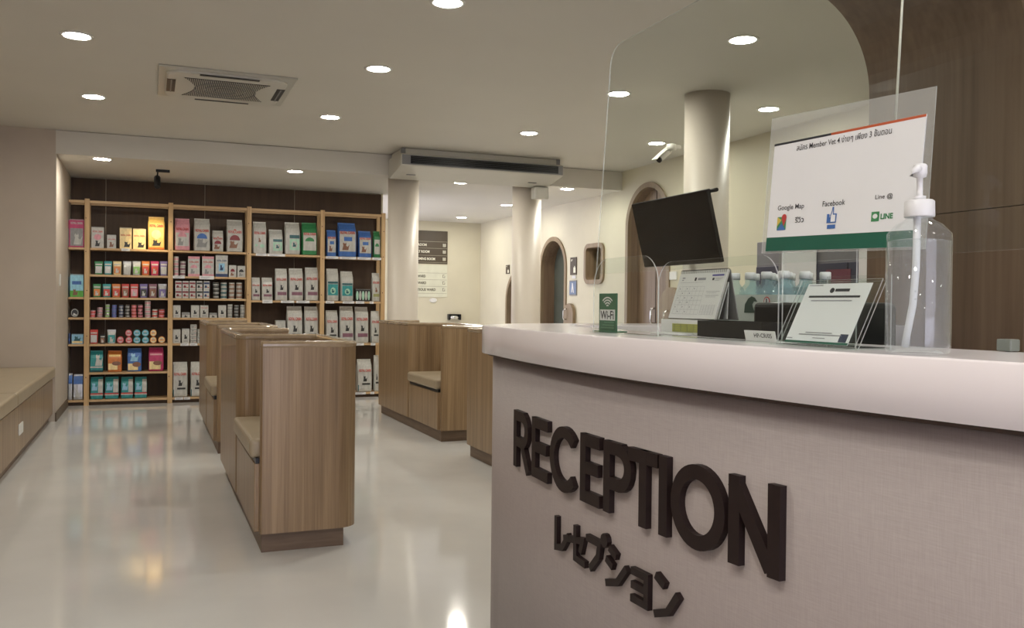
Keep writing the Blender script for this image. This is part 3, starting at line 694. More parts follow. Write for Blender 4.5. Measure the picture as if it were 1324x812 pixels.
# ---- goods: colours and prints
def M3(n, c, r=.4, metal=0.): return mat('print_'+n, c, r, metal=metal, var=.10, scale=6, bump=.8, bscale=9)
c_white = M3('white', (.47, .465, .44), .35); c_silver = M3('silver', (.42, .42, .42), .28, .4); c_pink = M3('pink', (.62, .28, .33)); c_mag = M3('magenta', (.45, .035, .13))
c_red = M3('red', (.50, .045, .035)); c_dred = M3('dark_red', (.20, .02, .03)); c_or = M3('orange', (.58, .18, .04)); c_yel = M3('yellow', (.75, .50, .16)); c_lyel = M3('pale_yellow', (.78, .62, .32))
c_grn = M3('green', (.03, .20, .07)); c_lgrn = M3('light_green', (.22, .45, .12)); c_mint = M3('mint', (.35, .58, .45)); c_teal = M3('teal', (.03, .26, .27)); c_dteal = M3('dark_teal', (.02, .10, .12))
c_blue = M3('blue', (.05, .14, .42)); c_lblue = M3('light_blue', (.25, .48, .66)); c_navy = M3('navy', (.02, .04, .12)); c_vio = M3('violet', (.16, .12, .32)); c_mauve = M3('mauve', (.22, .10, .14))
c_blk = M3('black', (.025, .025, .025)); c_gry = M3('grey', (.25, .25, .25)); c_brn = M3('brown', (.22, .10, .06)); c_ol = M3('olive', (.32, .33, .14)); c_grass = M3('grass', (.10, .38, .05)); c_sky = M3('sky', (.30, .60, .75))
CAT = [(-.5, -.5), (-.35, .1), (-.42, .32), (-.3, .5), (-.2, .36), (-.05, .36), (.02, .5), (.08, .25), (.02, .05), (.25, -.05), (.5, .25), (.42, -.12), (.35, -.5)]
# style: (body, [ (shape,u0,v0,u1,v1,colour) ... ], lettering colour or None, lettering v)
ST = {
 'magenta': (c_mag, [('r', .06, .05, .94, .68, c_gry), ('c', .3, .1, .9, .5, c_white)], c_white, .82),
 'meadow': (c_sky, [('r', 0, 0, 1, .28, c_grass), ('c', .2, .08, .6, .36, c_brn), ('r', .15, .55, .85, .7, c_blue)], None, 0),
 'whitering': (c_blk, [('ring', .05, .05, .95, .95, c_white), ('c', .25, .2, .8, .5, c_white)], None, 0),
 'navy': (c_navy, [('r', .1, .3, .8, .5, c_blue)], None, 0), 'paleblue': (c_lblue, [('r', .05, .08, .95, .3, c_lyel), ('c', .2, .3, .8, .8, c_dteal)], None, 0),
 'bluesilver': (c_silver, [('r', .02, .62, .98, .93, c_blue), ('c', .2, .1, .75, .45, c_white)], None, 0),
 'kitten': (c_white, [('d', .2, .38, .8, .66, c_pink), ('c', .3, .08, .7, .38, c_blk)], c_red, .74), 'white': (c_white, [('c', .25, .1, .75, .5, c_brn)], c_red, .62),
 'yellow': (c_lyel, [('c', .35, .08, .9, .35, c_blk)], c_red, .6), 'yellowbag': (c_yel, [('d', .2, .32, .8, .6, c_lyel), ('c', .25, .12, .8, .3, c_blk), ('r', .02, 0, .98, .07, c_or)], c_red, .68),
 'tealwhite': (c_teal, [('c', .4, .3, 1., .85, c_white), ('r', .02, .2, .98, .27, c_white), ('r', .02, 0, .98, .1, c_dteal)], None, 0), 'orangebag': (c_or, [('r', .05, .1, .7, .4, c_lyel), ('d', .3, .3, .95, .5, c_brn), ('r', .1, .72, .9, .82, c_yel)], None, 0),
 'bluebag': (c_blue, [('c', .2, .45, .8, .8, c_lblue), ('r', .05, .06, .75, .35, c_lyel), ('d', .35, .2, .95, .42, c_brn)], None, 0), 'pinkbag': (c_mag, [('r', .05, .08, .8, .42, c_lyel), ('d', .3, .25, .9, .45, c_brn), ('r', .1, .68, .9, .74, c_pink)], None, 0),
 'tealband': (c_teal, [('r', .62, .3, .98, .9, c_white), ('r', .0, .22, 1, .28, c_red), ('r', 0, .17, 1, .22, c_white), ('c', .1, .4, .6, .75, c_lblue)], None, 0),
 'rcpink': (c_pink, [('r', .05, .14, .95, .55, c_white), ('a', .2, .42, .8, .56, c_pink), ('c', .2, .16, .6, .4, c_gry)], c_red, .62), 'rcblue': (c_white, [('a', .18, .38, .82, .54, c_blue), ('c', .15, .12, .85, .38, c_gry)], c_red, .58),
 'rcred': (c_white, [('a', .18, .36, .82, .52, c_dred), ('c', .15, .12, .7, .35, c_brn)], c_red, .57), 'rcpinkbox': (c_white, [('r', 0, 0, 1, .12, c_pink), ('r', 0, .88, 1, 1, c_pink), ('a', .2, .42, .8, .58, c_pink), ('c', .2, .14, .6, .38, c_gry)], c_red, .68),
 'navybox': (c_white, [('r', 0, 0, 1, .14, c_navy), ('r', .25, .25, .75, .62, c_lblue), ('c', .35, .3, .65, .56, c_navy)], c_navy, .7), 'smred': (c_white, [('a', .2, .45, .8, .7, c_dred), ('c', .2, .12, .7, .4, c_brn)], None, 0), 'smdark': (c_white, [('a', .2, .45, .8, .7, c_blk), ('c', .2, .12, .7, .4, c_gry)], None, 0),
 'catwhite': (c_white, [('c', .3, .3, .72, .62, c_blk), ('r', .25, .12, .75, .17, c_gry)], c_red, .75), 'low': (c_white, [('r', 0, .55, 1, 1, c_gry), ('c', .3, .1, .7, .5, c_blk)], None, 0),
 'gastro': (c_white, [('c', .38, .32, .66, .50, c_blk), ('r', .3, .22, .85, .27, c_blk), ('r', .02, .02, .08, .22, c_dteal)], c_red, .62),
 'vetgreen': (c_white, [('d', .15, .22, .35, .3, c_mint), ('d', .5, .18, .85, .3, c_mint), ('c', .4, .36, .6, .5, c_brn)], c_red, .6), 'vetteal': (c_white, [('r', .3, .50, .95, .60, c_dteal), ('r', .3, .14, .95, .48, c_mint), ('d', .42, .2, .82, .42, c_white), ('c', .5, .24, .74, .38, c_dteal)], None, 0),
 'greenbag': (c_grn, [('r', .08, .14, .92, .68, c_white), ('a', .2, .42, .8, .54, c_grn)], c_red, .6), 'mauve': (c_white, [('r', .18, .17, .92, .27, c_mauve), ('c', .4, .33, .68, .5, c_blk)], c_red, .62),
 'mintbox': (c_white, [('r', 0, 0, 1, .4, c_mint)], None, 0), 'bluedog': (c_blue, [('r', .06, .16, .94, .74, c_white), ('r', .3, .46, .75, .58, c_blue), ('c', .2, .2, .6, .42, c_brn)], c_red, .66),
 'tealdog': (c_white, [('r', .1, .18, .92, .52, c_teal), ('r', .1, .54, .92, .60, c_dteal), ('d', .3, .22, .74, .42, c_mint), ('c', .4, .26, .64, .38, c_dteal)], None, 0),
 'multi': (c_blk, [('d', .03, .1, .2, .85, c_mint), ('d', .23, .1, .4, .85, c_white), ('d', .43, .1, .6, .85, c_mint), ('d', .63, .1, .8, .85, c_white), ('d', .83, .1, .98, .85, c_mint)], None, 0), 'olive': (c_white, [('r', .15, .17, .92, .27, c_ol), ('c', .4, .33, .7, .5, c_brn)], c_red, .62),
}
def pouch_style(a, b_): return (a, [('r', .12, .1, .88, .62, b_), ('c', .28, .14, .72, .5, c_white), ('r', .1, .72, .9, .8, c_white)], None, 0)
for n, a, b_ in (('pgreen', c_grn, c_silver), ('pteal', c_teal, c_silver), ('porange', c_lyel, c_or), ('pwhite', c_silver, c_white), ('psilver', c_silver, c_lgrn), ('porange2', c_or, c_red), ('pmagenta', c_mag, c_red), ('pviolet', c_vio, c_silver),
                 ('pgreen2', c_grn, c_or), ('pteal2', c_teal, c_red), ('pred', c_or, c_red), ('pred2', c_red, c_brn), ('pred3', c_red, c_pink), ('pviolet2', c_vio, c_blk), ('pbrown', c_mauve, c_brn), ('pviolet3', c_silver, c_vio), ('predsilver', c_red, c_silver), ('pdark', c_blk, c_brn), ('psteal', c_silver, c_teal)):
    ST[n] = pouch_style(a, b_)
CAN = {'cpink': (c_pink, c_red), 'cmauve': (c_pink, c_gry), 'csilver': (c_silver, c_lgrn), 'cblue': (c_blue, c_vio), 'cnavy': (c_navy, c_silver), 'cdark': (c_blk, c_silver), 'cred': (c_red, c_pink), 'cred2': (c_dred, c_pink), 'cpale': (c_white, c_pink), 'cwr': (c_white, c_red), 'cmauve2': (c_white, c_mauve), 'cdark2': (c_white, c_dteal), 'cbrown': (c_white, c_brn), 'cgrey': (c_white, c_gry), 'cgrey2': (c_gry, c_blk)}
CTN = {'sred': (c_white, c_dred), 'sblack': (c_white, c_blk), 'snavy': (c_white, c_navy), 'sstack': (c_white, c_gry)}
TUB = {'tred': (c_red, c_pink), 'tblue': (c_teal, c_lblue), 'torange': (c_or, c_lyel)}
FOIL = M3('foil', (.55, .54, .52), .25, .6)
BUILT = {}
BREAKS = {'bag': (.02, .12, .40, .66, .80, .90), 'pouch': (.05, .35, .62, .84), 'flat': ()}
def print_mesh(prints, yf, kind='flat'):
    "printed shapes lying on the front face, unit size, cut where the front bends"
    bm = bmesh.new(); cols = []; lay = 0
    for (s, u0, v0, u1, v1, c) in prints:
        lay += 1
        if c not in cols: cols.append(c)
        mi = cols.index(c)
        cu, cv, ru, rv = (u0+u1)/2, (v0+v1)/2, (u1-u0)/2, (v1-v0)/2
        polys = []
        if s == 'r': polys = [[(u0, v0), (u1, v0), (u1, v1), (u0, v1)]]
        elif s == 'd': polys = [[(cu+ru*math.cos(2*PI*k/16), cv+rv*math.sin(2*PI*k/16)) for k in range(16)]]
        elif s == 'a': polys = [[(cu+ru*math.cos(PI*k/12), v0+(v1-v0)*math.sin(PI*k/12)) for k in range(13)]]
        elif s == 'c': polys = [[(cu+a_*2*ru, cv+b_*2*rv) for a_, b_ in CAT]]
        elif s == 'ring':
            for k in range(20):
                a0, a1 = 2*PI*k/20, 2*PI*(k+1)/20
                polys.append([(cu+q_*ru*math.cos(t_), cv+q_*rv*math.sin(t_)) for q_, t_ in ((1, a0), (1, a1), (.85, a1), (.85, a0))])
        for p in polys:
            f = bm.faces.new([bm.verts.new((u-.5, -.004*lay, v)) for u, v in p]); f.material_index = mi
    if bm.faces:
        for z in BREAKS[kind]:
            g = bm.verts[:]+bm.edges[:]+bm.faces[:]
            bmesh.ops.bisect_plane(bm, geom=g, plane_co=(0, 0, z), plane_no=(0, 0, 1))
    for v in bm.verts: v.co.y += yf(v.co.z)-.006
    class _M:
        def mesh(s_, name):
            me = bpy.data.meshes.new(name); bm.to_mesh(me); bm.free()
            for c in cols: me.materials.append(c)
            return me
    return _M()
def bag_body(m, top=None, sag=.0):
    mb = MB(); rings = []
    for z, w, d in ((0, .92, .80), (.02, .98, .95), (.12, 1.0, 1.0), (.40, .99, .98), (.66, 1.0, .90), (.80, .98, .66), (.90, .95, .30), (.955, .94, .06), (1.0, .94, .04)):
        hw = w/2; hd = d/2; e = .05; yc = (1-d)*.18 
        ring = [(-hw+e, -hd), (0, -hd*1.04), (hw-e, -hd), (hw, -hd*.7), (hw-.02 if z < .9 else hw, 0), (hw, hd*.7), (hw-e, hd), (0, hd), (-hw+e, hd), (-hw, hd*.7), (-hw+.02 if z < .9 else -hw, 0), (-hw, -hd*.7)]
        j = .012 if .1 < z < .9 else .004
        rings.append([(x+random.uniform(-j, j), y+yc+random.uniform(-j, j), z) for x, y in ring])
    mb.loft(rings, m, smooth=False); return mb
BZ = ((0, .80), (.02, .95), (.12, 1.0), (.40, .98), (.66, .90), (.80, .66), (.90, .30), (.955, .06), (1.0, .04))
def bag_front(v):
    for (z0_, d0), (z1_, d1) in zip(BZ, BZ[1:]):
        if v <= z1_+1e-6: d = d0+(d1-d0)*(v-z0_)/(z1_-z0_); return (1-d)*.18-d/2*1.04-.012
    return -.05
def pouch_body(m):
    mb = MB(); rings = []
    for z, w, d in ((0, .86, .9), (.05, .96, 1.0), (.35, .97, .8), (.62, .98, .5), (.84, 1.0, .14), (.90, 1.0, .05), (1.0, 1.0, .04)):
        hw, hd = w/2, d/2
        rings.append([(-hw, 0, z), (-hw*.8, -hd, z), (0, -hd*1.05, z), (hw*.8, -hd, z), (hw, 0, z), (hw*.8, hd, z), (0, hd, z), (-hw*.8, hd, z)])
    mb.loft(rings, m, smooth=False); return mb
def pouch_front(v):
    z = [0, .05, .35, .62, .84, 1.01]; d = [.47, .53, .42, .27, .08, .03]
    for i in range(5):
        if v <= z[i+1]: return -(d[i]+(d[i+1]-d[i])*(v-z[i])/(z[i+1]-z[i]))-.03
    return -.05
def get_parts(kind, style):
    key = (kind, style)
    if key in BUILT: return BUILT[key]
    if kind == 'bag':
        b, pr, tc_, tv = ST[style]; me = bag_body(b if style not in ('gastro',) else c_white).mesh('bag'); pm = print_mesh(pr, bag_front, 'bag').mesh('printed_label')
    elif kind == 'pouch':
        b, pr, tc_, tv = ST[style]; me = pouch_body(b).mesh('pouch'); pm = print_mesh(pr, pouch_front, 'pouch').mesh('printed_label')
    elif kind == 'box':
        b, pr, tc_, tv = ST[style]; mb = MB(); e = .02
        mb.loft([[(-.5+i, -.5+i, z), (.5-i, -.5+i, z), (.5-i, .5-i, z), (-.5+i, .5-i, z)] for z, i in ((0, .012), (.01, 0), (.99, 0), (1, .012))], b, smooth=False)
        mb.add([(-.5, -.505, .992), (.5, -.505, .992), (.5, -.505, .965), (-.5, -.505, .965)], [(0, 1, 2, 3)], c_gry)
        me = mb.mesh('carton'); pm = print_mesh(pr, lambda v: -.5).mesh('printed_label')
    elif kind == 'tin':
        b, pr, tc_, tv = ST[style]; mb = MB(); mb.lathe([(.44, -.5), (.5, -.44), (.5, .4), (.42, .5)], b, 24, (0, 0, .5), 'y')
        me = mb.mesh('tub'); pm = print_mesh(pr, lambda v: -.5).mesh('printed_label'); tc_ = None; tv = 0
    elif kind == 'can':
        a, b = CAN[style]; mb = MB(); mb.lathe([(.46, 0), (.49, .01), (.49, .05), (.475, .08), (.475, .9), (.49, .93), (.49, .98), (.46, .985), (.45, .96)], a, 18)
        me = mb.mesh('can'); pb = MB(); pb.lathe([(.478, .22), (.485, .24), (.485, .58), (.478, .60)], b, 18, caps=False)
        pb.lathe([(.492, .9), (.497, .94), (.497, .985), (.46, 1.0), (.44, .97)], FOIL, 18); pm = pb.mesh('label_band'); tc_ = None; tv = 0
    elif kind == 'carton':
        a, b = CTN[style]; mb = MB(); mb.loft([[(-.5+i, -.5+i, z), (.5-i, -.5+i, z), (.5-i, .5-i, z), (-.5+i, .5-i, z)] for z, i in ((0, .02), (.03, 0), (.95, 0), (.99, .03))], a, smooth=False)
        me = mb.mesh('carton'); pm = print_mesh([('r', .03, .62, .97, .82, b), ('a', .15, .2, .6, .5, b), ('r', .66, .2, .9, .3, c_red)], lambda v: -.5).mesh('printed_label'); tc_ = None; tv = 0
    elif kind == 'tub':
        a, b = TUB[style]; mb = MB(); mb.lathe([(.40, .5), (.46, -.38), (.5, -.40), (.5, -.48), (.46, -.5)], a, 22, (0, 0, .5), 'y')
        me = mb.mesh('tub'); pm = print_mesh([('d', .08, .08, .92, .92, b), ('r', .2, .42, .8, .55, a), ('c', .3, .55, .7, .85, c_white), ('r', .3, .2, .7, .3, c_white)], lambda v: -.5).mesh('round_lid'); tc_ = None; tv = 0
    BUILT[key] = (me, pm, tc_, tv); return BUILT[key]
ORD = ['leftmost', 'second', 'third', 'fourth', 'fifth', 'sixth', 'seventh', 'eighth', 'ninth', 'tenth', 'eleventh', 'twelfth']
SHN = {0: 'top shelf', 1: 'second shelf', 2: 'third shelf', 3: 'fourth shelf', 4: 'fifth shelf', 5: 'sixth shelf', 6: 'bottom shelf'}
BAYN = ['narrow left bay', 'second bay', 'third bay', 'fourth bay', 'rightmost bay']
CATN = {'bag': ('pet_food_bag', 'bag', 'pet food bags on the wooden shelves'), 'pouch': ('food_pouch', 'pouch', 'small pet food pouches on the shelves'), 'box': ('food_carton', 'carton', 'pet food cartons on the shelves'), 'tin': ('food_tub', 'tub', 'round tubs on the shelves'), 'can': ('food_can', 'can', 'stacked pet food cans'), 'carton': ('small_carton', 'carton', 'small stacked cartons'), 'tub': ('food_tub', 'tub', 'round tubs on the shelves')}
DEP = {'bag': .12, 'pouch': .05, 'box': .09, 'tin': .05, 'can': 0, 'carton': .07, 'tub': .06}
cnt = {}; prevx = {}
shn = {3: {0: 'top shelf', 2: 'second shelf', 4: 'third shelf', 6: 'bottom shelf'}, 4: {0: 'top shelf', 2: 'second shelf', 4: 'third shelf', 6: 'bottom shelf'},
       0: {0: 'top shelf', 2: 'second shelf', 3: 'third shelf', 4: 'fourth shelf', 6: 'bottom shelf'}, 1: SHN, 2: {0: 'top shelf', 1: 'second shelf', 2: 'third shelf', 3: 'fourth shelf', 4: 'fifth shelf', 6: 'bottom shelf'}}
for (bay, s, kind, xc, z, w_, h, style, desc, n) in ITEMS:
    cnt[(bay, s)] = cnt.get((bay, s), -1)+1; k = cnt[(bay, s)]
    hh = h/n; me, pm, tc_, tv = get_parts(kind, style)
    lo, hi = BAYX[bay]
    if xc-w_/2 < lo+.003: w0 = xc+w_/2-(lo+.003); xc = lo+.003+w0/2; w_ = w0
    if xc+w_/2 > hi-.003 and not (bay == 4 and xc > 2.6): w0 = hi-.003-(xc-w_/2); xc = hi-.003-w0/2; w_ = w0
    if bay == 4 and xc+w_/2 > 2.684: w0 = 2.683-(xc-w_/2); xc = 2.683-w0/2; w_ = w0
    w_ *= .97
    for j in range(n):
        nm, cat, grp = CATN[kind]
        d = DEP[kind] or w_
        if kind == 'bag': d = min(.15, max(.07, w_*.7))
        o = bpy.data.objects.new(nm, me); COL.objects.link(o)
        o.scale = (w_, d, hh*.985)
        jx = random.uniform(-.002, .002) if n > 1 else 0
        o.location = (xc+jx, 11.0+d/2+(random.uniform(0, .012) if n == 1 else 0), z+j*hh+.001)
        pos = ORD[k]+(' from left' if k else '')
        lv = ''
        if n > 1: lv = (['bottom', 'top'] if n == 2 else ['bottom', 'middle', 'top'] if n == 3 else ['bottom', 'second lowest', 'second highest', 'top'] if n == 4 else ['bottom', 'second', 'middle', 'fourth', 'top'])[j]+' of the '
        lab = '%s, %s%s%s, %s of %s' % (desc, lv, pos, ' stack' if n > 1 else '', shn[bay][s], BAYN[bay])
        if len(lab.split()) > 16: lab = lab.replace(' from left', '').replace(' of the ', ' of ')
        if len(lab.split()) > 16: lab = lab.replace(' and ', ' ')
        tag(o, lab, cat, grp)
        p = bpy.data.objects.new(pm.name, pm); COL.objects.link(p); p.parent = o
        if tc_ and w_ > .09:
            tw = .62
            put_text('ROYAL CANIN', tc_, basis((-.40, -.535 if kind == 'bag' else -.512, tv), (1, 0, 0), (0, 0, 1)), o, fit=(.80, .085), bold=.03)
            if kind == 'bag' and h > .25:
                q_ = MB(); q_.add([(-.06, -.53, tv+.09), (.06, -.53, tv+.09), (.09, -.53, tv+.13), (.035, -.53, tv+.115), (0, -.53, tv+.14), (-.035, -.53, tv+.115), (-.09, -.53, tv+.13)], [tuple(range(7))], tc_); 
                if tv+.09 < .66: q_.build('crown_mark', o)
TN = 0; tagord = {}
for (bay, s, xc, z, w_, big) in TAGS:
    k = tagord.get((bay, s), 0); tagord[(bay, s)] = k+1
    hgt = .040 if big else .030
    o = MB().box(-w_/2, w_/2, -.0015, .0015, -hgt/2, hgt/2, PAPER2).build('price_tag', loc=(xc, 10.9735, z-.012))
    tag(o, 'white price tag, %s on the edge of the %s of the %s' % (ORD[k], shn[bay][s], BAYN[bay]), 'price tag', 'white price tags on shelf edges')
    m_ = MB()
    for i in range(3): m_.box(-w_*.38, w_*(.3-.12*i), -.0022, -.0015, .006-.008*i, .009-.008*i, INKG)
    m_.build('print', o)

# ================================================================ SIGNS ON THE FAR WALL
def sign_row(t, body, z, m, x0, h, x1=None, icon=None, y=-.012, align='LEFT', fitw=None):
    put_text(body, m, basis((x0, y, z), (1, 0, 0), (0, 0, 1)), t, fit=(fitw, h), bold=.03)
BRD = mat('sign_dark_brown', (.075, .055, .035), .45); IV = mat('sign_ivory', (.66, .66, .54), .5); IVL = mat('sign_ivory_lettering', (.85, .83, .70), .5); BRL = mat('sign_brown_lettering', (.07, .06, .035), .5); LNM = mat('sign_line', (.35, .33, .25), .5)
t = thing('directory_sign', 'dark brown room directory board high on the far wall', 'sign', (4.32, YB, 1.86))
MB().box(-.43, .43, -.01, -.001, 0, .565, BRD).build('board', t, .002)
for i, (s_, z_, wd) in enumerate((('RESTROOM', .30, .27), ('TREAT ROOM', .185, .31), ('GROOMING ROOM', .062, .42))):
    sign_row(t, s_, z_, IVL, {0: .055, 1: .105, 2: .205}[i]-wd, .045, fitw=wd)
    MB().box(-.42, .42, -.0125, -.01, z_+.078, z_+.084, LNM).build('line', t)
    ic = MB(); 
    for j in range(5): ic.box(.345+.0, .395, -.0125, -.01, z_+.011*j-.004, z_+.011*j+.002, IVL)
    ic.box(.345, .351, -.0125, -.01, z_, z_+.05, IVL); ic.box(.39, .396, -.0125, -.01, z_, z_+.05, IVL); ic.build('icon', t)
MB().box(-.42, .42, -.0125, -.01, .022, .028, LNM).build('line', t)
t = thing('ward_sign', 'pale ivory ward directory board below the dark brown one', 'sign', (4.32, YB, 1.29))
MB().box(-.43, .43, -.01, -.001, 0, .55, IV).build('board', t, .002)
for i, (s_, z_, x0_, wd) in enumerate((('DOG WARD', .335, -.21, .25), ('CAT WARD', .22, -.20, .25), ('INFECTIOUS WARD', .105, -.24, .46))):
    sign_row(t, s_, z_, BRL, x0_, .045, fitw=wd)
    MB().box(-.42, .42, -.0125, -.01, z_+.075, z_+.080, LNM).build('line', t)
    ic = MB(); ic.box(.345, .351, -.0125, -.01, z_, z_+.05, BRL); ic.box(.351, .385, -.0125, -.01, z_, z_+.006, BRL); ic.box(.351, .378, -.0125, -.01, z_+.044, z_+.05, BRL); ic.box(.38, .386, -.0125, -.01, z_, z_+.03, BRL); ic.build('icon', t)
MB().box(-.42, .42, -.0125, -.01, .06, .065, LNM).build('line', t)
o = MB().lathe([(.05, 0), (.05, .02), (.04, .028)], WHITE, 20).build('wall_button', loc=(4.50, YB, 1.235)); o.rotation_euler = (math.radians(90), 0, 0); o.scale = (1.3, .8, 1); tag(o, 'small white oval fitting under the ivory ward sign', 'wall fitting')
t = thing('roll_dispenser', 'small black and silver roll dispenser low on the far wall', 'dispenser', (4.87, YB, .90))
MB().box(-.11, -.085, -.10, -.001, 0, .10, BLACK).build('side_bracket', t, .004); MB().box(.085, .11, -.10, -.001, 0, .10, BLACK).build('side_bracket', t, .004)
MB().lathe([(.035, -.085), (.035, .085)], CHROME, 18, (0, -.06, .045), 'x').build('roll', t); MB().box(-.11, .11, -.08, -.001, .085, .10, BLACK).build('cover', t, .004)
# signs on the right wall
def wall_plate(name, label, y0, y1, z0, z1, m, feats):
    t = thing(name, label, 'sign', (XR, (y0+y1)/2, z0)); MB().box(-.012, -.001, y0-(y0+y1)/2, y1-(y0+y1)/2, 0, z1-z0, m).build('plate', t, .001)
    for f in feats(t, y1-y0, z1-z0) or []: pass
    return t
def doorsign(t, w, h):
    m_ = MB(); m_.box(-.0135, -.012, -w*.38, -w*.05, h*.12, h*.42, IVL); m_.box(-.0135, -.012, -w*.28, -w*.18, h*.42, h*.5, IVL); m_.box(-.0135, -.012, w*.1, w*.35, h*.84, h*.88, IVL); m_.box(-.0135, -.012, w*.2, w*.35, h*.78, h*.81, IVL); m_.build('icon', t)
wall_plate('door_sign', 'dark brown room sign beside the grey green arched door', 10.84, 11.03, 1.59, 1.83, BRD, doorsign)
wall_plate('door_sign', 'small dark brown sign above the far low doorway', 13.27, 13.42, 1.67, 1.815, BRD, doorsign)
def poster(t, w, h):
    m_ = MB(); B_ = mat('poster_blue', (.16, .22, .36), .5)
    m_.box(-.0135, -.012, -w*.44, w*.44, h*.08, h*.92, B_); m_.build('print', t); m_ = MB(); m_.add([(-.0145, y*w, z*h) for y, z in ((-.18, .15), (-.02, .8), (.1, .85), (.2, .2), (.08, .2), (.02, .5), (-.05, .2))], [tuple(range(7))], PAPER2); m_.build('figure', t)
wall_plate('notice_poster', 'blue grey framed notice under the dark door sign', 10.83, 11.05, 1.31, 1.515, MIDG, poster)
wall_plate('white_notice', 'small white label between the door sign and the blue notice', 10.86, 10.97, 1.54, 1.58, PAPER2, lambda t, w, h: None)
wall_plate('wall_plate', 'white plate on the wall just below the television', 8.36, 8.52, 1.47, 1.56, WHITE, lambda t, w, h: None)
# low arched hitching boards beside the doors
for i, (y, lab, zt) in enumerate(((11.0, 'low arched wooden board beside the grey green arched door', 1.20), (8.42, 'low arched wooden board beside the tall wooden door', 1.385))):
    t = thing('arched_board', lab, 'board', (XR-.03, y, 0), 'low arched wooden boards on the right wall')
    R_ = .14 if i == 0 else .25
    p = arch_path(0, R_, zt-R_); n = len(p); m_ = MB(); m_.add([(-.02, *q_) for q_ in p]+[(.028, *q_) for q_ in p], [tuple(range(n)), tuple(range(n, 2*n))]+[(k, (k+1) % n, n+(k+1) % n, n+k) for k in range(n)], FRAMEW); m_.build('board', t, .003)
    MB().tube([(-.02, .06, .98), (-.06, .06, .98), (-.065, .06, 1.0), (-.065, .06, 1.10), (-.05, .05, 1.12), (-.02, .05, 1.125)], .009, CHROME).build('hook', t)

# ================================================================ TELEVISION ON THE COLUMN
t = thing('television', 'large black television tilted down, hung from the wide column', 'television', (3.60, 5.665, 1.74))
ang = math.atan2(.127, .50)
tv = MB().box(-.028, 0, -.515, .515, -.258, .258, BLACK).build('housing', t, .006)
tv.rotation_euler = (0, -ang, 0); tv.location = (.02, 0, 0)
s_ = MB().box(-.0325, -.028, -.508, .508, -.250, .252, TVB).build('screen', tv)
bk = MB().box(0, .03, -.2, .2, -.15, .15, BLACK).build('rear_cover', tv, .01)
MB().tube([(.03, .18, .03), (.21, .18, .05)], .02, BLACK).build('bracket_arm', t)
MB().box(.20, .225, .10, .26, -.10, .18, BLACK).build('wall_plate', t, .004)
MB().tube([(-.03, -.50, .235), (-.03, -.575, .235)], .014, BLACK).build('hinge_rod', t)
# security camera on the column
t = thing('security_camera', 'white bullet security camera fixed beside the wide column under the ceiling', 'camera', (3.835, 6.03, 2.42)); t.scale = (.75,)*3
MB().lathe([(.045, -.02), (.055, 0), (.05, .045), (.04, .05)], OFFW, 24, (-.04, .02, 0)).build('mount', t)
MB().box(-.06, .06, -.02, .05, .0, .04, OFFW).build('bracket', t, .008)
m_ = MB(); m_.lathe([(.018, -.10), (.034, -.09), (.036, .07), (.030, .085)], OFFW, 20, (0, 0, 0), 'x'); cb = m_.build('body', t); cb.location = (-.10, .05, -.06); cb.rotation_euler = (0, math.radians(-38), math.radians(12))
MB().lathe([(.031, -.112), (.033, -.09)], BLACK, 20, (0, 0, 0), 'x').build('lens_face', cb)
MB().box(-.16, .09, -.04, .04, .036, .042, OFFW).build('sunshield', cb)
MB().tube([(-.03, .03, -.01), (-.07, .04, -.045)], .014, OFFW).build('arm', t)

# ================================================================ CABINET BEHIND THE DESK
t = thing('storage_cabinet', 'grey cabinet with dark blue panels and papers against the right wall', 'cabinet', (5.07, 5.6, 0))
CAB = mat('cabinet_violet_grey', (.20, .19, .22), .5); NV = mat('cabinet_navy', (.035, .035, .07), .5)
MB().box(-.22, .27, -.95, .72, 0, 1.735, CAB).build('carcass', t, .006)
for y0_, y1_ in ((-.93, -.39), (-.38, .15), (.16, .70)):
    d_ = MB().box(-.240, -.22, y0_, y1_, .05, 1.52, NV).build('door', t, .003); MB().tube([(-.24, y0_+.06, .9), (-.262, y0_+.06, .91), (-.262, y0_+.06, 1.03), (-.24, y0_+.06, 1.04)], .006, CHROME).build('handle', d_)
for y0_, y1_, z0_, z1_, m, nm in ((-.05, .36, 1.34, 1.70, PAPER, 'paper_sheet'), (.36, .40, 1.1, 1.72, MIDG, 'edge_strip'), (-.42, -.16, 1.36, 1.47, mat('maroon_print', (.16, .03, .06), .5), 'maroon_sheet'), (-.93, -.50, 1.30, 1.66, PAPER2, 'paper_sheet')):
    MB().box(-.2445, -.2405, y0_, y1_, z0_, z1_, m).build(nm, t)
MB().box(-.2465, -.2445, -.8, -.6, 1.52, 1.55, INKG).build('print', t)

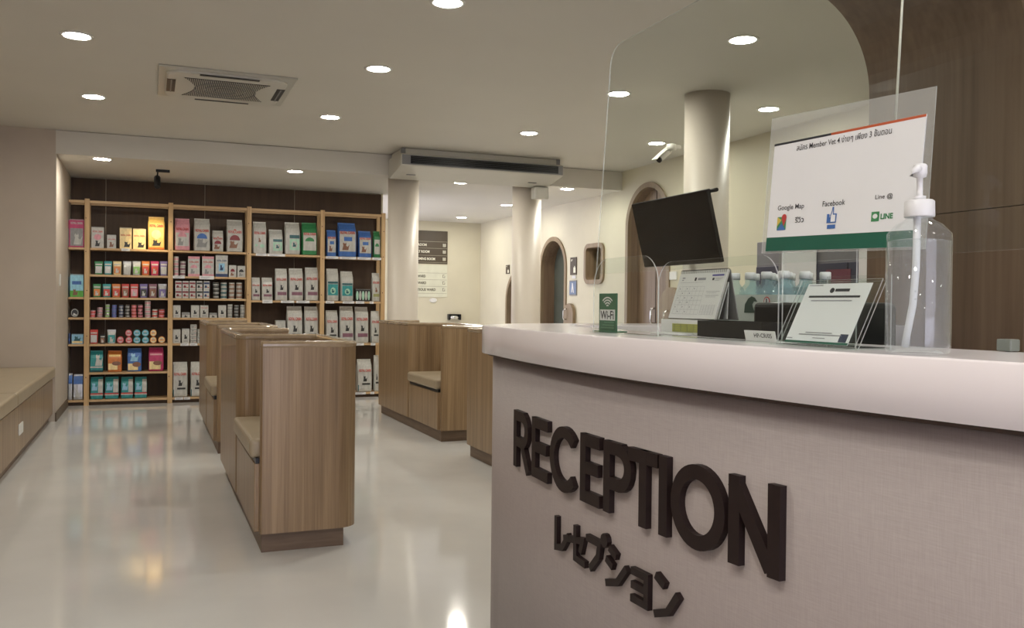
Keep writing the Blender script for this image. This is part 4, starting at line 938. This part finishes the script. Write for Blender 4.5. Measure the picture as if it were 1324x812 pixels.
# ================================================================ RECEPTION COUNTER
def fx(y, x0): return x0+(y-1.9)**2/11
def cpath(x0, cx, cy, R, yend, n=12):
    p = []
    y = -.9
    while y < cy-.02: p.append((fx(y, x0)+0, y)); y += .1
    # blend into the corner circle
    a0 = 180
    p += [(cx+R*math.cos(math.radians(a)), cy+R*math.sin(math.radians(a))) for a in [180-90*k/n for k in range(n+1)]]
    p.append((yend, cy+R)); return p
ZT = 1.11; XE = XJ-.005
outer = cpath(.955, 1.405, 2.64, .405, XE); outer = [(x, y) for x, y in outer]
inner = cpath(.955+.30, 1.405, 2.64, .105, XE)
t = thing('reception_counter', 'curved white-topped reception counter with dark RECEPTION lettering', 'counter', (1.3, 1.6, 0))
def C(mb, n, bv=0, sg=2): return wp(mb, n, t, bv, sg)
def ribbon(po, pi, z0, z1, m, prof=None):
    prof = prof or [(z0, 0), (z1, 0)]
    mb = MB(); n = len(po); rings = []
    for i in range(n):
        a, b_ = Vector(po[i]), Vector(pi[i]); d = (b_-a).normalized(); ring = []
        for z, ins in prof: ring.append((a.x+d.x*ins, a.y+d.y*ins, z))
        for z, ins in reversed(prof): ring.append((b_.x-d.x*ins, b_.y-d.y*ins, z))
        rings.append(ring)
    return mb.loft(rings, m, smooth=False)
pr = [(1.02, .0), (ZT-.004, 0), (ZT-.0012, .0012), (ZT, .004)]
o = C(ribbon(outer, inner, 1.02, ZT, SOLID, pr), 'countertop')
for p in o.data.polygons: p.use_smooth = abs(p.normal.z) < .5 and True
bo = cpath(.985, 1.405, 2.64, .368, XE); bi = cpath(1.02, 1.405, 2.64, .33, XE)
body = C(ribbon(bo, bi, 0, 1.012, LINEN, [(.0, .0), (1.012, 0)]), 'front_panel')
for p in body.data.polygons: p.use_smooth = abs(p.normal.z) < .5
ro = cpath(.969, 1.405, 2.64, .385, XE); ri = cpath(1.03, 1.405, 2.64, .32, XE)
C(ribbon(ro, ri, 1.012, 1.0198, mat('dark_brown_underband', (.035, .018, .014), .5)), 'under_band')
# inner worktop, rear panel
C(MB().box(1.30, 1.95, -.8, 2.60, .755, .785, mat('desk_laminate', (.42, .40, .38), .4)), 'inner_worktop', .003)
C(MB().box(1.93, 1.95, -.8, 2.60, 0, .755, OAK), 'inner_panel')
# lettering on the curved face
def glyph(strokes, wd, depth=.014, name='letter'):
    "strokes: polylines of (Y, z); flat-ended bars following the curved front"
    mb = MB()
    for st in strokes:
        closed = len(st) > 3 and st[0] == st[-1]
        pts = [Vector((-p[0], p[1])) for p in st]      # u grows to the right
        w2 = wd/2; n = len(pts); L, R_ = [], []
        for i in range(n):
            if closed: a = pts[i-1] if i else pts[-2]; b_ = pts[i+1] if i < n-1 else pts[1]
            else: a = pts[max(0, i-1)]; b_ = pts[min(n-1, i+1)]
            d1 = (pts[i]-a); d2 = (b_-pts[i])
            if d1.length < 1e-9: d1 = d2
            if d2.length < 1e-9: d2 = d1
            d1.normalize(); d2.normalize(); tt = (d1+d2)
            tt = tt.normalized() if tt.length > 1e-6 else d1
            nn = Vector((-tt.y, tt.x)); k = 1/max(.45, nn.dot(Vector((-d1.y, d1.x))))
            L.append(pts[i]+nn*w2*k); R_.append(pts[i]-nn*w2*k)
        rings = []
        for l, r_ in zip(L, R_):
            ring = []
            for p, dd in ((l, 0), (l, depth), (r_, depth), (r_, 0)):
                y = -p.x; ring.append((fx(y, .985)-dd, y, p.y))
            rings.append(ring)
        mb.loft(rings, LETTER, smooth=False, caps=not closed)
    return mb
def arcp(cy, cz, a, b_, d0, d1, n=18): return [(cy-a*math.cos(math.radians(d0+(d1-d0)*k/n)), cz+b_*math.sin(math.radians(d0+(d1-d0)*k/n))) for k in range(n+1)]
zb, zt = .705, .870; w = .029; h2 = w/2
LT = []
def vbar(y): return [(y, zb), (y, zt)]
# R
LT.append([vbar(2.410), [(2.402, zt-h2), (2.345, zt-h2)]+arcp(2.345, .8175, .038, .0375, 90, -90, 10)+[(2.402, .781)], [(2.355, .785), (2.292, zb)]])
# E
LT.append([vbar(2.245), [(2.245, zt-h2), (2.140, zt-h2)], [(2.245, .790), (2.150, .790)], [(2.245, zb+h2), (2.138, zb+h2)]])
# C
LT.append([arcp(2.035, .7875, .074, .069, 42, 318, 26)])
# E
LT.append([vbar(1.922), [(1.922, zt-h2), (1.838, zt-h2)], [(1.922, .790), (1.845, .790)], [(1.922, zb+h2), (1.836, zb+h2)]])
# P
LT.append([vbar(1.803), [(1.803, zt-h2), (1.750, zt-h2)]+arcp(1.750, .815, .040, .040, 90, -90, 10)+[(1.803, .775)]])
# T
LT.append([vbar(1.650), [(1.708, zt-h2), (1.596, zt-h2)]])
# I
LT.append([vbar(1.575)])
# O
LT.append([arcp(1.465, .7875, .068, .069, 0, 360, 40)])
LT[-1][0][-1] = LT[-1][0][0]
# N
LT.append([vbar(1.358), [(1.362, zt-.012), (1.266, zb+.012)], vbar(1.258)])
for st in LT: C(glyph(st, w), 'letter')
KT = [[[(2.083, .633), (2.083, .553), (2.045, .560), (2.005, .600)]],
      [[(2.034, .588), (1.925, .607), (1.938, .575)], [(1.966, .636), (1.966, .556), (1.910, .553)]],
      [[(1.905, .622), (1.838, .622), (1.845, .590), (1.885, .552)], arcp(1.815, .636, .008, .008, 0, 360, 10)],
      [[(1.792, .626), (1.760, .612)], [(1.806, .598), (1.776, .585)], [(1.806, .542), (1.755, .556), (1.716, .598)]],
      [[(1.696, .601), (1.636, .601), (1.636, .541), (1.697, .541)], [(1.695, .571), (1.636, .571)]],
      [[(1.602, .617), (1.570, .602)], [(1.605, .535), (1.558, .552), (1.524, .596)]]]
KT[2][1][-1] = KT[2][1][0]
for st in KT: C(glyph(st, .0165, .012), 'character')

# ================================================================ THINGS ON THE COUNTER
Z = ZT+.0008
def panel_arch(y0, y1, h, r, th=.003, n=8):
    "outline in (y,z) of an acrylic board with two rounded top corners"
    p = [(y0, 0), (y1, 0), (y1, h-r)]+[(y1-r+r*math.cos(math.radians(90*k/n)), h-r+r*math.sin(math.radians(90*k/n))) for k in range(1, n+1)]
    p += [(y0+r-r*math.sin(math.radians(90*k/n)), h-r+r*math.cos(math.radians(90*k/n))) for k in range(0, n+1)]
    return p
def sheet(p, th, mface, medge, x=0.):
    mb = MB(); n = len(p)
    mb.add([(x-th/2, *q_) for q_ in p], [tuple(range(n))], mface); mb.add([(x+th/2, *q_) for q_ in p], [tuple(range(n))], mface)
    mb.add([(x-th/2, *q_) for q_ in p]+[(x+th/2, *q_) for q_ in p], [(i, (i+1) % n, n+(i+1) % n, n+i) for i in range(n)], medge)
    return mb
for (x, ya, yb, h, r, lab) in ((1.045, 1.705, 2.015, .184, .07, 'leftmost small clear acrylic guard with rounded top, in front of the Wi-Fi sign'), (1.075, 1.335, 1.755, .168, .055, 'middle small clear acrylic guard in front of the desk calendar'), (1.165, 1.235, 1.435, .225, .06, 'tallest small clear acrylic guard behind the slanted sign holder')):
    t = thing('acrylic_guard', lab, 'guard', (x, (ya+yb)/2, Z), 'small clear guards on the counter')
    d = (yb-ya)/2; sheet(panel_arch(-d, d, h, r), .003, ACRY, EDGE).build('panel', t)
    MB().box(-.012, .012, -d, d, 0, .003, ACRY).build('base', t)
# Wi-Fi plate
t = thing('wifi_sign', 'green Wi-Fi sign standing behind the leftmost acrylic guard', 'sign', (1.10, 2.04, Z))
WG = mat('sign_green', (.03, .13, .07), .4)
MB().box(-.002, .002, -.047, .047, 0, .100, WG).build('plate', t, .001)
MB().box(-.02, .03, -.047, .047, 0, .003, WG).build('foot', t)
wv = MB()
for k, R_ in enumerate((.009, .018, .027, .036)):
    pts = [(R_*math.sin(math.radians(a)), .064+R_*.75*math.cos(math.radians(a))) for a in range(-50, 51, 10)]
    pi_ = [((R_-.0045)*math.sin(math.radians(a)), .064+(R_-.0045)*.75*math.cos(math.radians(a))) for a in range(-50, 51, 10)]
    for i in range(len(pts)-1): wv.add([(-.0026, -pts[i][0], pts[i][1]), (-.0026, -pts[i+1][0], pts[i+1][1]), (-.0026, -pi_[i+1][0], pi_[i+1][1]), (-.0026, -pi_[i][0], pi_[i][1])], [(0, 1, 2, 3)], PAPER2)
wv.build('wave_symbol', t)
MB().box(-.003, -.0021, -.040, .040, .030, .058, PAPER2).build('white_patch', t)
put_text('Wi-Fi', INK, basis((-.0034, .036, .033), (0, -1, 0), (0, 0, 1)), t, fit=(.072, .022), bold=.02)
m_ = MB(); 
for i in range(3): m_.box(-.003, -.0021, -.036, .036-.01*i, .010+.007*i, .012+.007*i, mat('sign_green_print', (.12, .28, .18), .5))
m_.build('small_print', t)
# flat leaflets, white box, black tray, card
lf = bx('leaflet', 1.16, 1.22, 1.80, 1.93, Z, Z+.004, PAPER2); tag(lf, 'small white leaflet lying on the counter beside the white box', 'leaflet')
t = thing('leaflet_box', 'low white box with yellow green label under the desk calendar', 'box', (1.235, 1.845, Z))
MB().box(-.035, .04, -.085, .10, 0, .036, PAPER2).build('box', t, .001)
YG = mat('yellow_green_print', (.42, .42, .10), .5)
MB().box(-.0362, -.0352, -.084, .045, .006, .026, YG).build('label', t)
m_ = MB()
for i in range(4): m_.box(-.0370, -.0363, -.08, .04, .008+.005*i, .0092+.005*i, c_ol)
for i in range(5): m_.box(-.0370, -.0363, -.078+.028*i, -.076+.028*i, .007, .025, c_ol)
m_.build('print', t)
t = thing('black_tray', 'low black box tray on the counter in front of the calendar', 'tray', (1.225, 1.635, Z))
m_ = MB(); m_.box(-.045, -.041, -.118, .118, 0, .036, BLACK).box(.041, .045, -.118, .118, 0, .036, BLACK).box(-.041, .041, -.118, -.114, 0, .036, BLACK).box(-.041, .041, .114, .118, 0, .036, BLACK).box(-.041, .041, -.114, .114, 0, .003, BLACK)
m_.build('tray', t)
MB().box(-.041, .041, -.06, .10, .003, .030, DARK).build('contents', t)
t = thing('name_card', 'small white place card with HP-CR/05 on it beside the black tray', 'card', (1.13, 1.455, Z))
cd = MB().box(-.0006, .0006, -.048, .048, 0, .022, PAPER2).build('card', t); cd.rotation_euler = (0, math.radians(-14), 0)
MB().box(.0, .02, -.048, .048, 0, .001, PAPER2).build('fold', t)
put_text('HP-CR/05', INK, basis((-.0008, .018, .008), (0, -1, 0), (0, 0, 1)), cd, fit=(.055, .009), bold=.01)
# desk calendar
cz = Z+.0375
t = thing('desk_calendar', 'white spiral desk calendar standing like a tent on the counter', 'calendar', (1.245, 1.835, cz))
FH, FB, AX = .119, -.030, .008
def tilt_basis(y, z_): return basis((FB+(AX-FB)*z_/FH-.001, y, z_), (0, -1, 0), ((AX-FB)/FH, 0, 1))
def slab(y0_, y1_, bx0, bx1, z0_, z1_, th, m, name, par):
    mb = MB(); mb.add([(bx0, y0_, z0_), (bx0, y1_, z0_), (bx1, y1_, z1_), (bx1, y0_, z1_), (bx0+th, y0_, z0_), (bx0+th, y1_, z0_), (bx1+th, y1_, z1_), (bx1+th, y0_, z1_)],
        [(0, 1, 2, 3), (4, 7, 6, 5), (0, 4, 5, 1), (1, 5, 6, 2), (2, 6, 7, 3), (3, 7, 4, 0)], m); return mb.build(name, par)
slab(-.097, .100, FB, AX, 0, FH, .002, PAPER2, 'front_page', t)
slab(-.097, .100, FB+.003, AX+.002, 0.001, FH-.002, .004, c_white, 'pages', t)
slab(-.097, .100, .038, AX+.006, 0, FH-.001, .002, MIDG, 'rear_board', t)
for k in range(3): slab(-.096, .095, FB+.014+.012*k, AX+.003, .002, FH*.75, .001, PAPER2 if k != 1 else DARK, 'leaf', t)
MB().box(FB, .040, -.097, .100, -.0, .0015, DARK).build('base_board', t)
m_ = MB()
for k in range(26):
    y = -.093+.19*k/25; m_.tube([(AX-.003, y, FH-.006), (AX-.002, y, FH+.001), (AX+.003, y, FH+.003), (AX+.008, y, FH+.001), (AX+.008, y, FH-.006)], .0008, DARK, 5)
m_.build('spiral_binding', t)
m_ = MB()
def bar(u0, u1, v0, v1, m):   # u from left (0) to right (1), v from bottom
    y0_ = .100-.197*u0; y1_ = .100-.197*u1
    X = lambda v: FB+(AX-FB)*v-.0006
    m_.add([(X(v0), y0_, FH*v0), (X(v0), y1_, FH*v0), (X(v1), y1_, FH*v1), (X(v1), y0_, FH*v1)], [(0, 1, 2, 3)], m)
LG = mat('calendar_grid', (.33, .34, .38), .6)
for i in range(7): bar(.06, .62, .10+.095*i, .104+.095*i, LG)
for i in range(8): bar(.06+.08*i, .063+.08*i, .10, .67, LG)
for i in range(5):
    for j in range(6): bar(.08+.08*i, .10+.08*i, .14+.095*j, .165+.095*j, INKG) if (i+j) % 2 else None
bar(.06, .56, .755, .76, INKG); bar(.72, .96, .875, .91, mat('calendar_blue', (.10, .09, .35), .5)); bar(.08, .14, .84, .87, INKG); bar(.08, .12, .80, .82, INKG)
bar(.36, .40, .79, .86, INK); bar(.43, .60, .80, .85, INKG); bar(.74, .78, .79, .84, INK)
for i in range(3): bar(.80, .95-.03*i, .83-.025*i, .837-.025*i, INKG)
for v in (.56, .48): bar(.68, .96, v, v+.008, INKG); bar(.70, .9, v-.03, v-.024, INKG)
for i in range(7): bar(.66, .95, .10+.03*i, .104+.03*i, LG)
for i in range(6): bar(.66+.055*i, .664+.055*i, .10, .30, LG)
m_.build('printed_month', t)
# slanted sign holder
t = thing('sign_holder', 'slanted clear acrylic holder with white info sheet beside the sanitizer', 'sign holder', (1.075, 1.225, Z))
hY, lean, HH = .098, math.radians(27), .128
fr = thing_ = bpy.data.objects.new('holder_front', None); COL.objects.link(fr); fr.parent = t; fr.location = (-.012, .002, .004); fr.rotation_euler = (0, lean, 0)
def sh_box(x0_, x1_, y0_, y1_, z0_, z1_, m, n): return MB().box(x0_, x1_, y0_, y1_, z0_, z1_, m).build(n, fr)
sheet([(-hY, 0), (hY, 0), (hY, HH), (-hY, HH)], .002, ACRY, EDGE).build('front_sheet', fr)
sheet([(-hY, 0), (hY, 0), (hY, HH), (-hY, HH)], .002, ACRY, EDGE, .0075).build('rear_sheet', fr)
sh_box(.0025, .0035, -.076, .080, .004, .122, PAPER, 'paper')
sh_box(.0018, .0024, -.076, .080, .004, .008, GREEN, 'green_edge'); sh_box(.0018, .0024, -.070, -.052, .009, .024, mat('navy_print', (.02, .03, .07), .5), 'corner_mark')
m_ = MB(); m_.lathe([(.005, -.0005), (.005, .0005)], INK, 14, (.0019, .012, .108), 'x'); m_.build('round_mark', fr)
m_ = MB()
for (a, b2, z_, th) in ((.065, -.060, .094, .0035), (.055, -.045, .087, .0015), (.004, -.030, .106, .005), (.05, -.055, .020, .0016), (.035, -.030, .024, .0014), (.012, -.018, .014, .001), (.078, .064, .012, .0015), (.075, .04, .118, .001)):
    m_.box(.0016, .0022, b2, a, z_, z_+th, INKG if th < .003 else INK)
m_.build('printed_lines', fr)
sheet([(-hY, 0), (.052, 0), (.052, .125), (-hY, .125)], .0025, ACRY, EDGE, .062).build('back_support', t)
MB().box(-.03, .07, -hY, hY, 0, .0028, ACRY).build('base', t)
# hand sanitiser
t = thing('sanitizer_bottle', 'large clear pump bottle of hand sanitizer at the counter edge', 'bottle', (1.085, 1.0225, Z))
Rb = .0465; HS = .170
GEL = thin_clear('clear_gel', (.95, .97, .98), haze=.05, hazecol=(.80, .82, .88)); SHELL = thin_clear('bottle_plastic', (.96, .98, .98), haze=.06, hazecol=(.85, .87, .92))
m_ = MB(); m_.lathe([(.030, .006), (.038, .001), (.045, .003), (Rb, .012), (Rb, .10), (Rb, HS), (.046, HS+.012), (.034, HS+.026), (.021, HS+.034), (.0165, HS+.037), (.0165, HS+.050)], SHELL, 40, caps=False); m_.build('bottle_body', t)
m_ = MB(); m_.lathe([(.02, .008), (.044, .010), (Rb-.002, .016), (Rb-.002, HS+.001), (.03, HS+.004)], GEL, 40); m_.build('gel', t)
m_ = MB()
for k in range(26):
    a = random.uniform(0, 2*PI); r_ = random.uniform(0, Rb-.008); z_ = random.choice((HS+.003, HS+.004, random.uniform(.03, .16))); q_ = random.uniform(.0008, .002)
    m_.lathe([(0.0002, -q_), (q_*.8, -q_*.6), (q_, 0), (q_*.8, q_*.6), (0.0002, q_)], SHELL, 8, (r_*math.cos(a), r_*math.sin(a), z_))
o = m_.build('bubbles', t); o['kind'] = 'stuff'
FW = mat('frosted_white', (.70, .70, .74), .35)
m_ = MB(); m_.tube([(-.004, 0, HS+.05), (-.003, .002, .13), (.0, .010, .075), (.004, .024, .03), (.008, .032, .010)], .0055, FW, 10); m_.build('dip_tube', t)
m_ = MB(); prof_ = [(.0215, HS+.038), (.022, HS+.040), (.0215, HS+.062), (.019, HS+.064)]
m_.lathe(prof_, FW, 30); m_.build('collar_cap', t)
m_ = MB(); m_.lathe([(.009, HS+.064), (.009, HS+.070), (.0045, HS+.071), (.0045, HS+.098), (.009, HS+.099), (.0105, HS+.105), (.0105, HS+.116), (.008, HS+.119)], FW, 20); pm_ = m_.build('pump', t)
m_ = MB(); m_.tube([(.0, .0, HS+.110), (-.012, -.006, HS+.111), (-.020, -.006, HS+.106), (-.022, -.005, HS+.098)], [.007, .0055, .0045, .0035], FW, 10); m_.build('nozzle', pm_)
# small tape holder farther right
o = bx('clear_tape_holder', 1.30, 1.322, 1.035, 1.062, Z, Z+.020, mat('grey_green_plastic', (.20, .22, .20), .3), None, .002); tag(o, 'small grey translucent block at the right edge of the counter', 'block')

# ================================================================ LARGE HANGING SCREEN AND POSTER
LEAN = math.atan(.065)
t = thing('hanging_screen', 'large clear acrylic screen hanging above the counter on white cords', 'screen', (1.150, 1.3, 1.266))
SH = .635; ya, yb = -.72, .905; r = .05
p = [(ya, 0), (yb, 0), (yb, SH-r)]+[(yb-r+r*math.cos(math.radians(90*k/8)), SH-r+r*math.sin(math.radians(90*k/8))) for k in range(1, 9)]+[(ya+r-r*math.sin(math.radians(90*k/8)), SH-r+r*math.cos(math.radians(90*k/8))) for k in range(9)]
s1 = sheet(p, .003, ACRY, EDGE).build('clear_sheet', t); s1.rotation_euler = (0, LEAN, 0)
CORD = mat('white_cord', (.70, .70, .62), .6)
for yy in (-.145, -.62):
    pts = [(.004+math.tan(LEAN)*.22, yy, .22), (math.tan(LEAN)*.6, yy, .6), (math.tan(LEAN)*1.1, yy, 1.1), (math.tan(LEAN)*(ZU-1.268), yy, ZU-1.268)]
    MB().tube(pts, .0022, CORD, 6).build('cord', t)
t = thing('membership_poster', 'laminated white member poster in Thai hanging on the clear screen', 'poster', (1.1455, 1.271, 1.281)); t.rotation_euler = (math.radians(1.8), 0, 0)
t.scale = (1.045,)*3
lam = sheet([(-.196, 0), (.197, 0), (.200, .262), (-.190, .250)], .0012, ACRY2, EDGE).build('laminate', t); lam.rotation_euler = (0, LEAN, 0)
PW0, PW1, PB, PT = .183, -.177, .030, .2095        # left, right in Y; bottom and top in z
pp = MB().box(-.0022, -.0008, PW1, PW0, PB-.026, PT, PAPER).build('paper', lam)
MB().box(-.0026, -.0023, PW1, PW0, PB-.026, PB, GREEN).build('green_band', pp)
MB().box(-.0026, -.0023, .03, PW0, PT-.004, PT, INK).build('dark_band', pp)
MB().box(-.0026, -.0023, PW1, .03, PT-.004, PT, mat('orange_red_print', (.50, .09, .03), .5)).build('red_band', pp)
def T(body, y, z, wdt, hgt, m=INK, bold=.012): return put_text(body, m, basis((-.0028, y, z), (0, -1, 0), (0, 0, 1)), pp, fit=(wdt, hgt), bold=bold)
T('สมัคร Member Vet 4 ง่ายๆ เพียง 3 ขั้นตอน', .118, .186, .228, .015, INK, .004)
T('Google Map', .157, .078, .073, .012, INK, .004); T('Facebook', .036, .080, .055, .0095, INK, .004); T('Line @', -.087, .082, .037, .0095, INK, .004)
T('รีวิว', .106, .055, .024, .011)
T('LINE', -.102, .0505, .026, .009, mat('line_green_print', (.02, .22, .08), .5), .03)
m_ = MB(); Y_ = -.0029
def R2(y0_, y1_, z0_, z1_, m, d=0.): m_.add([(Y_-d, y0_, z0_), (Y_-d, y1_, z0_), (Y_-d, y1_, z1_), (Y_-d, y0_, z1_)], [(0, 1, 2, 3)], m)
MG, MBl, MR, MY = mat('map_green', (.05, .25, .10), .5), mat('map_blue', (.05, .15, .45), .5), mat('map_red', (.50, .05, .05), .5), mat('map_yellow', (.6, .45, .08), .5)
R2(.130, .155, .043, .068, MG); m_.add([(Y_-.0002, .155, .043), (Y_-.0002, .130, .043), (Y_-.0002, .142, .056)], [(0, 1, 2)], MBl); m_.add([(Y_-.0002, .155, .068), (Y_-.0002, .155, .050), (Y_-.0002, .143, .062)], [(0, 1, 2)], MY)
m_.add([(Y_-.0003, .136-.007*math.cos(k*PI/6), .066+.007*math.sin(k*PI/6)) for k in range(-1, 8)]+[(Y_-.0003, .136, .050)], [tuple(range(10))], MR); m_.build('map_pin_icon', pp)
m_ = MB(); R2(-.001, .022, .050, .060, MBl); R2(.016, .022, .050, .066, MBl, .0002); m_.add([(Y_-.0002, y, z) for y, z in ((.014, .050), (.014, .064), (.011, .070), (.010, .078), (.006, .078), (.006, .066), (-.002, .066), (-.001, .050))], [tuple(range(8))], MBl); m_.add([(Y_-.0004, y, z) for y, z in ((.012, .052), (.012, .063), (.009, .069), (.008, .075), (.0075, .064), (.001, .064), (.001, .052))], [tuple(range(7))], PAPER); R2(0., .020, .040, .047, MBl); m_.build('thumb_icon', pp)
m_ = MB(); R2(-.099, -.082, .0475, .0635, MG); m_.add([(Y_-.0003, -.0905+.0055*math.cos(k*PI/6), .056+.004*math.sin(k*PI/6)) for k in range(12)], [tuple(range(12))], PAPER); m_.build('chat_icon', pp)

# ================================================================ BEHIND THE COUNTER
t = thing('computer_monitor', 'back of a black monitor just behind the reception counter', 'monitor', (1.40, 1.585, .786))
MB().box(-.03, -.005, -.22, .215, .09, .405, BLACK).build('housing', t, .012, 3)
MB().box(-.005, 0.0, -.21, .205, .10, .395, TVB).build('screen', t)
MB().box(.0, .03, -.03, .03, .02, .22, DARK).build('stand', t, .004); MB().box(-.06, .10, -.10, .10, 0, .012, DARK).build('foot', t, .003)
t = thing('water_bottle_pack', 'shrink wrapped pack of clear water bottles behind the black monitor', 'bottle pack', (1.56, 1.93, .786))
MB().box(-.12, .12, -.16, .16, 0, .262, mat('carton_brown', (.30, .22, .14), .6)).build('carton_base', t, .003)
PET = thin_clear('water_bottle_plastic', (.80, .90, .92), haze=.16, hazecol=(.55, .70, .74), rough=.08)
capm = mat('bottle_cap_white', (.72, .74, .76), .4)
bm_ = MB(); bm_.lathe([(.024, 0), (.030, .006), (.031, .02), (.029, .03), (.031, .04), (.029, .055), (.031, .065), (.031, .12), (.029, .13), (.031, .14), (.031, .155), (.025, .178), (.014, .192), (.0125, .205)], PET, 14, caps=False)
wm = MB(); wm.lathe([(.0145, .203), (.0145, .220), (.012, .222)], capm, 16)
bme, wme = bm_.mesh('bottle'), wm.mesh('cap')
for i in range(3):
    for j in range(4):
        b1 = bpy.data.objects.new('bottle', bme); COL.objects.link(b1); b1.parent = t; b1.location = (-.075+.066*i, -.105+.068*j, .2635); b1.rotation_euler = (0, 0, random.random())
        c1 = bpy.data.objects.new('cap', wme); COL.objects.link(c1); c1.parent = b1
wr_ = MB(); pth = rrect(-.112, .112, -.145, .145, .03)
wr_.loft([[(a, b_, z_) for a, b_ in pth] for z_ in (.30, .36, .425)], mat('wrapper_white_green', (.55, .60, .58), .35), smooth=False, caps=False); wrp = wr_.build('wrapper', t)
m_ = MB(); GD = mat('bird_dark_green', (.015, .05, .04), .5)
bird = [(-.5, -.5), (-.45, .0), (-.2, .35), (.05, .48), (.3, .4), (.5, .15), (.25, .18), (.12, .0), (.2, -.25), (.35, -.5)]
m_.add([(-.1135, -.023-a*.055, .400+b_*.044) for a, b_ in bird], [tuple(range(len(bird)))], GD)
m_.build('bird_emblem', wrp)
m_ = MB(); m_.lathe([(.012, -.0003), (.012, .0003)], MR, 20, (-.1137, -.088, .408), 'x'); m_.lathe([(.009, -.0003), (.009, .0003)], PAPER2, 20, (-.1142, -.088, .408), 'x'); m_.box(-.1150, -.1146, -.090, -.086, .401, .415, INK); m_.build('round_emblem', wrp)
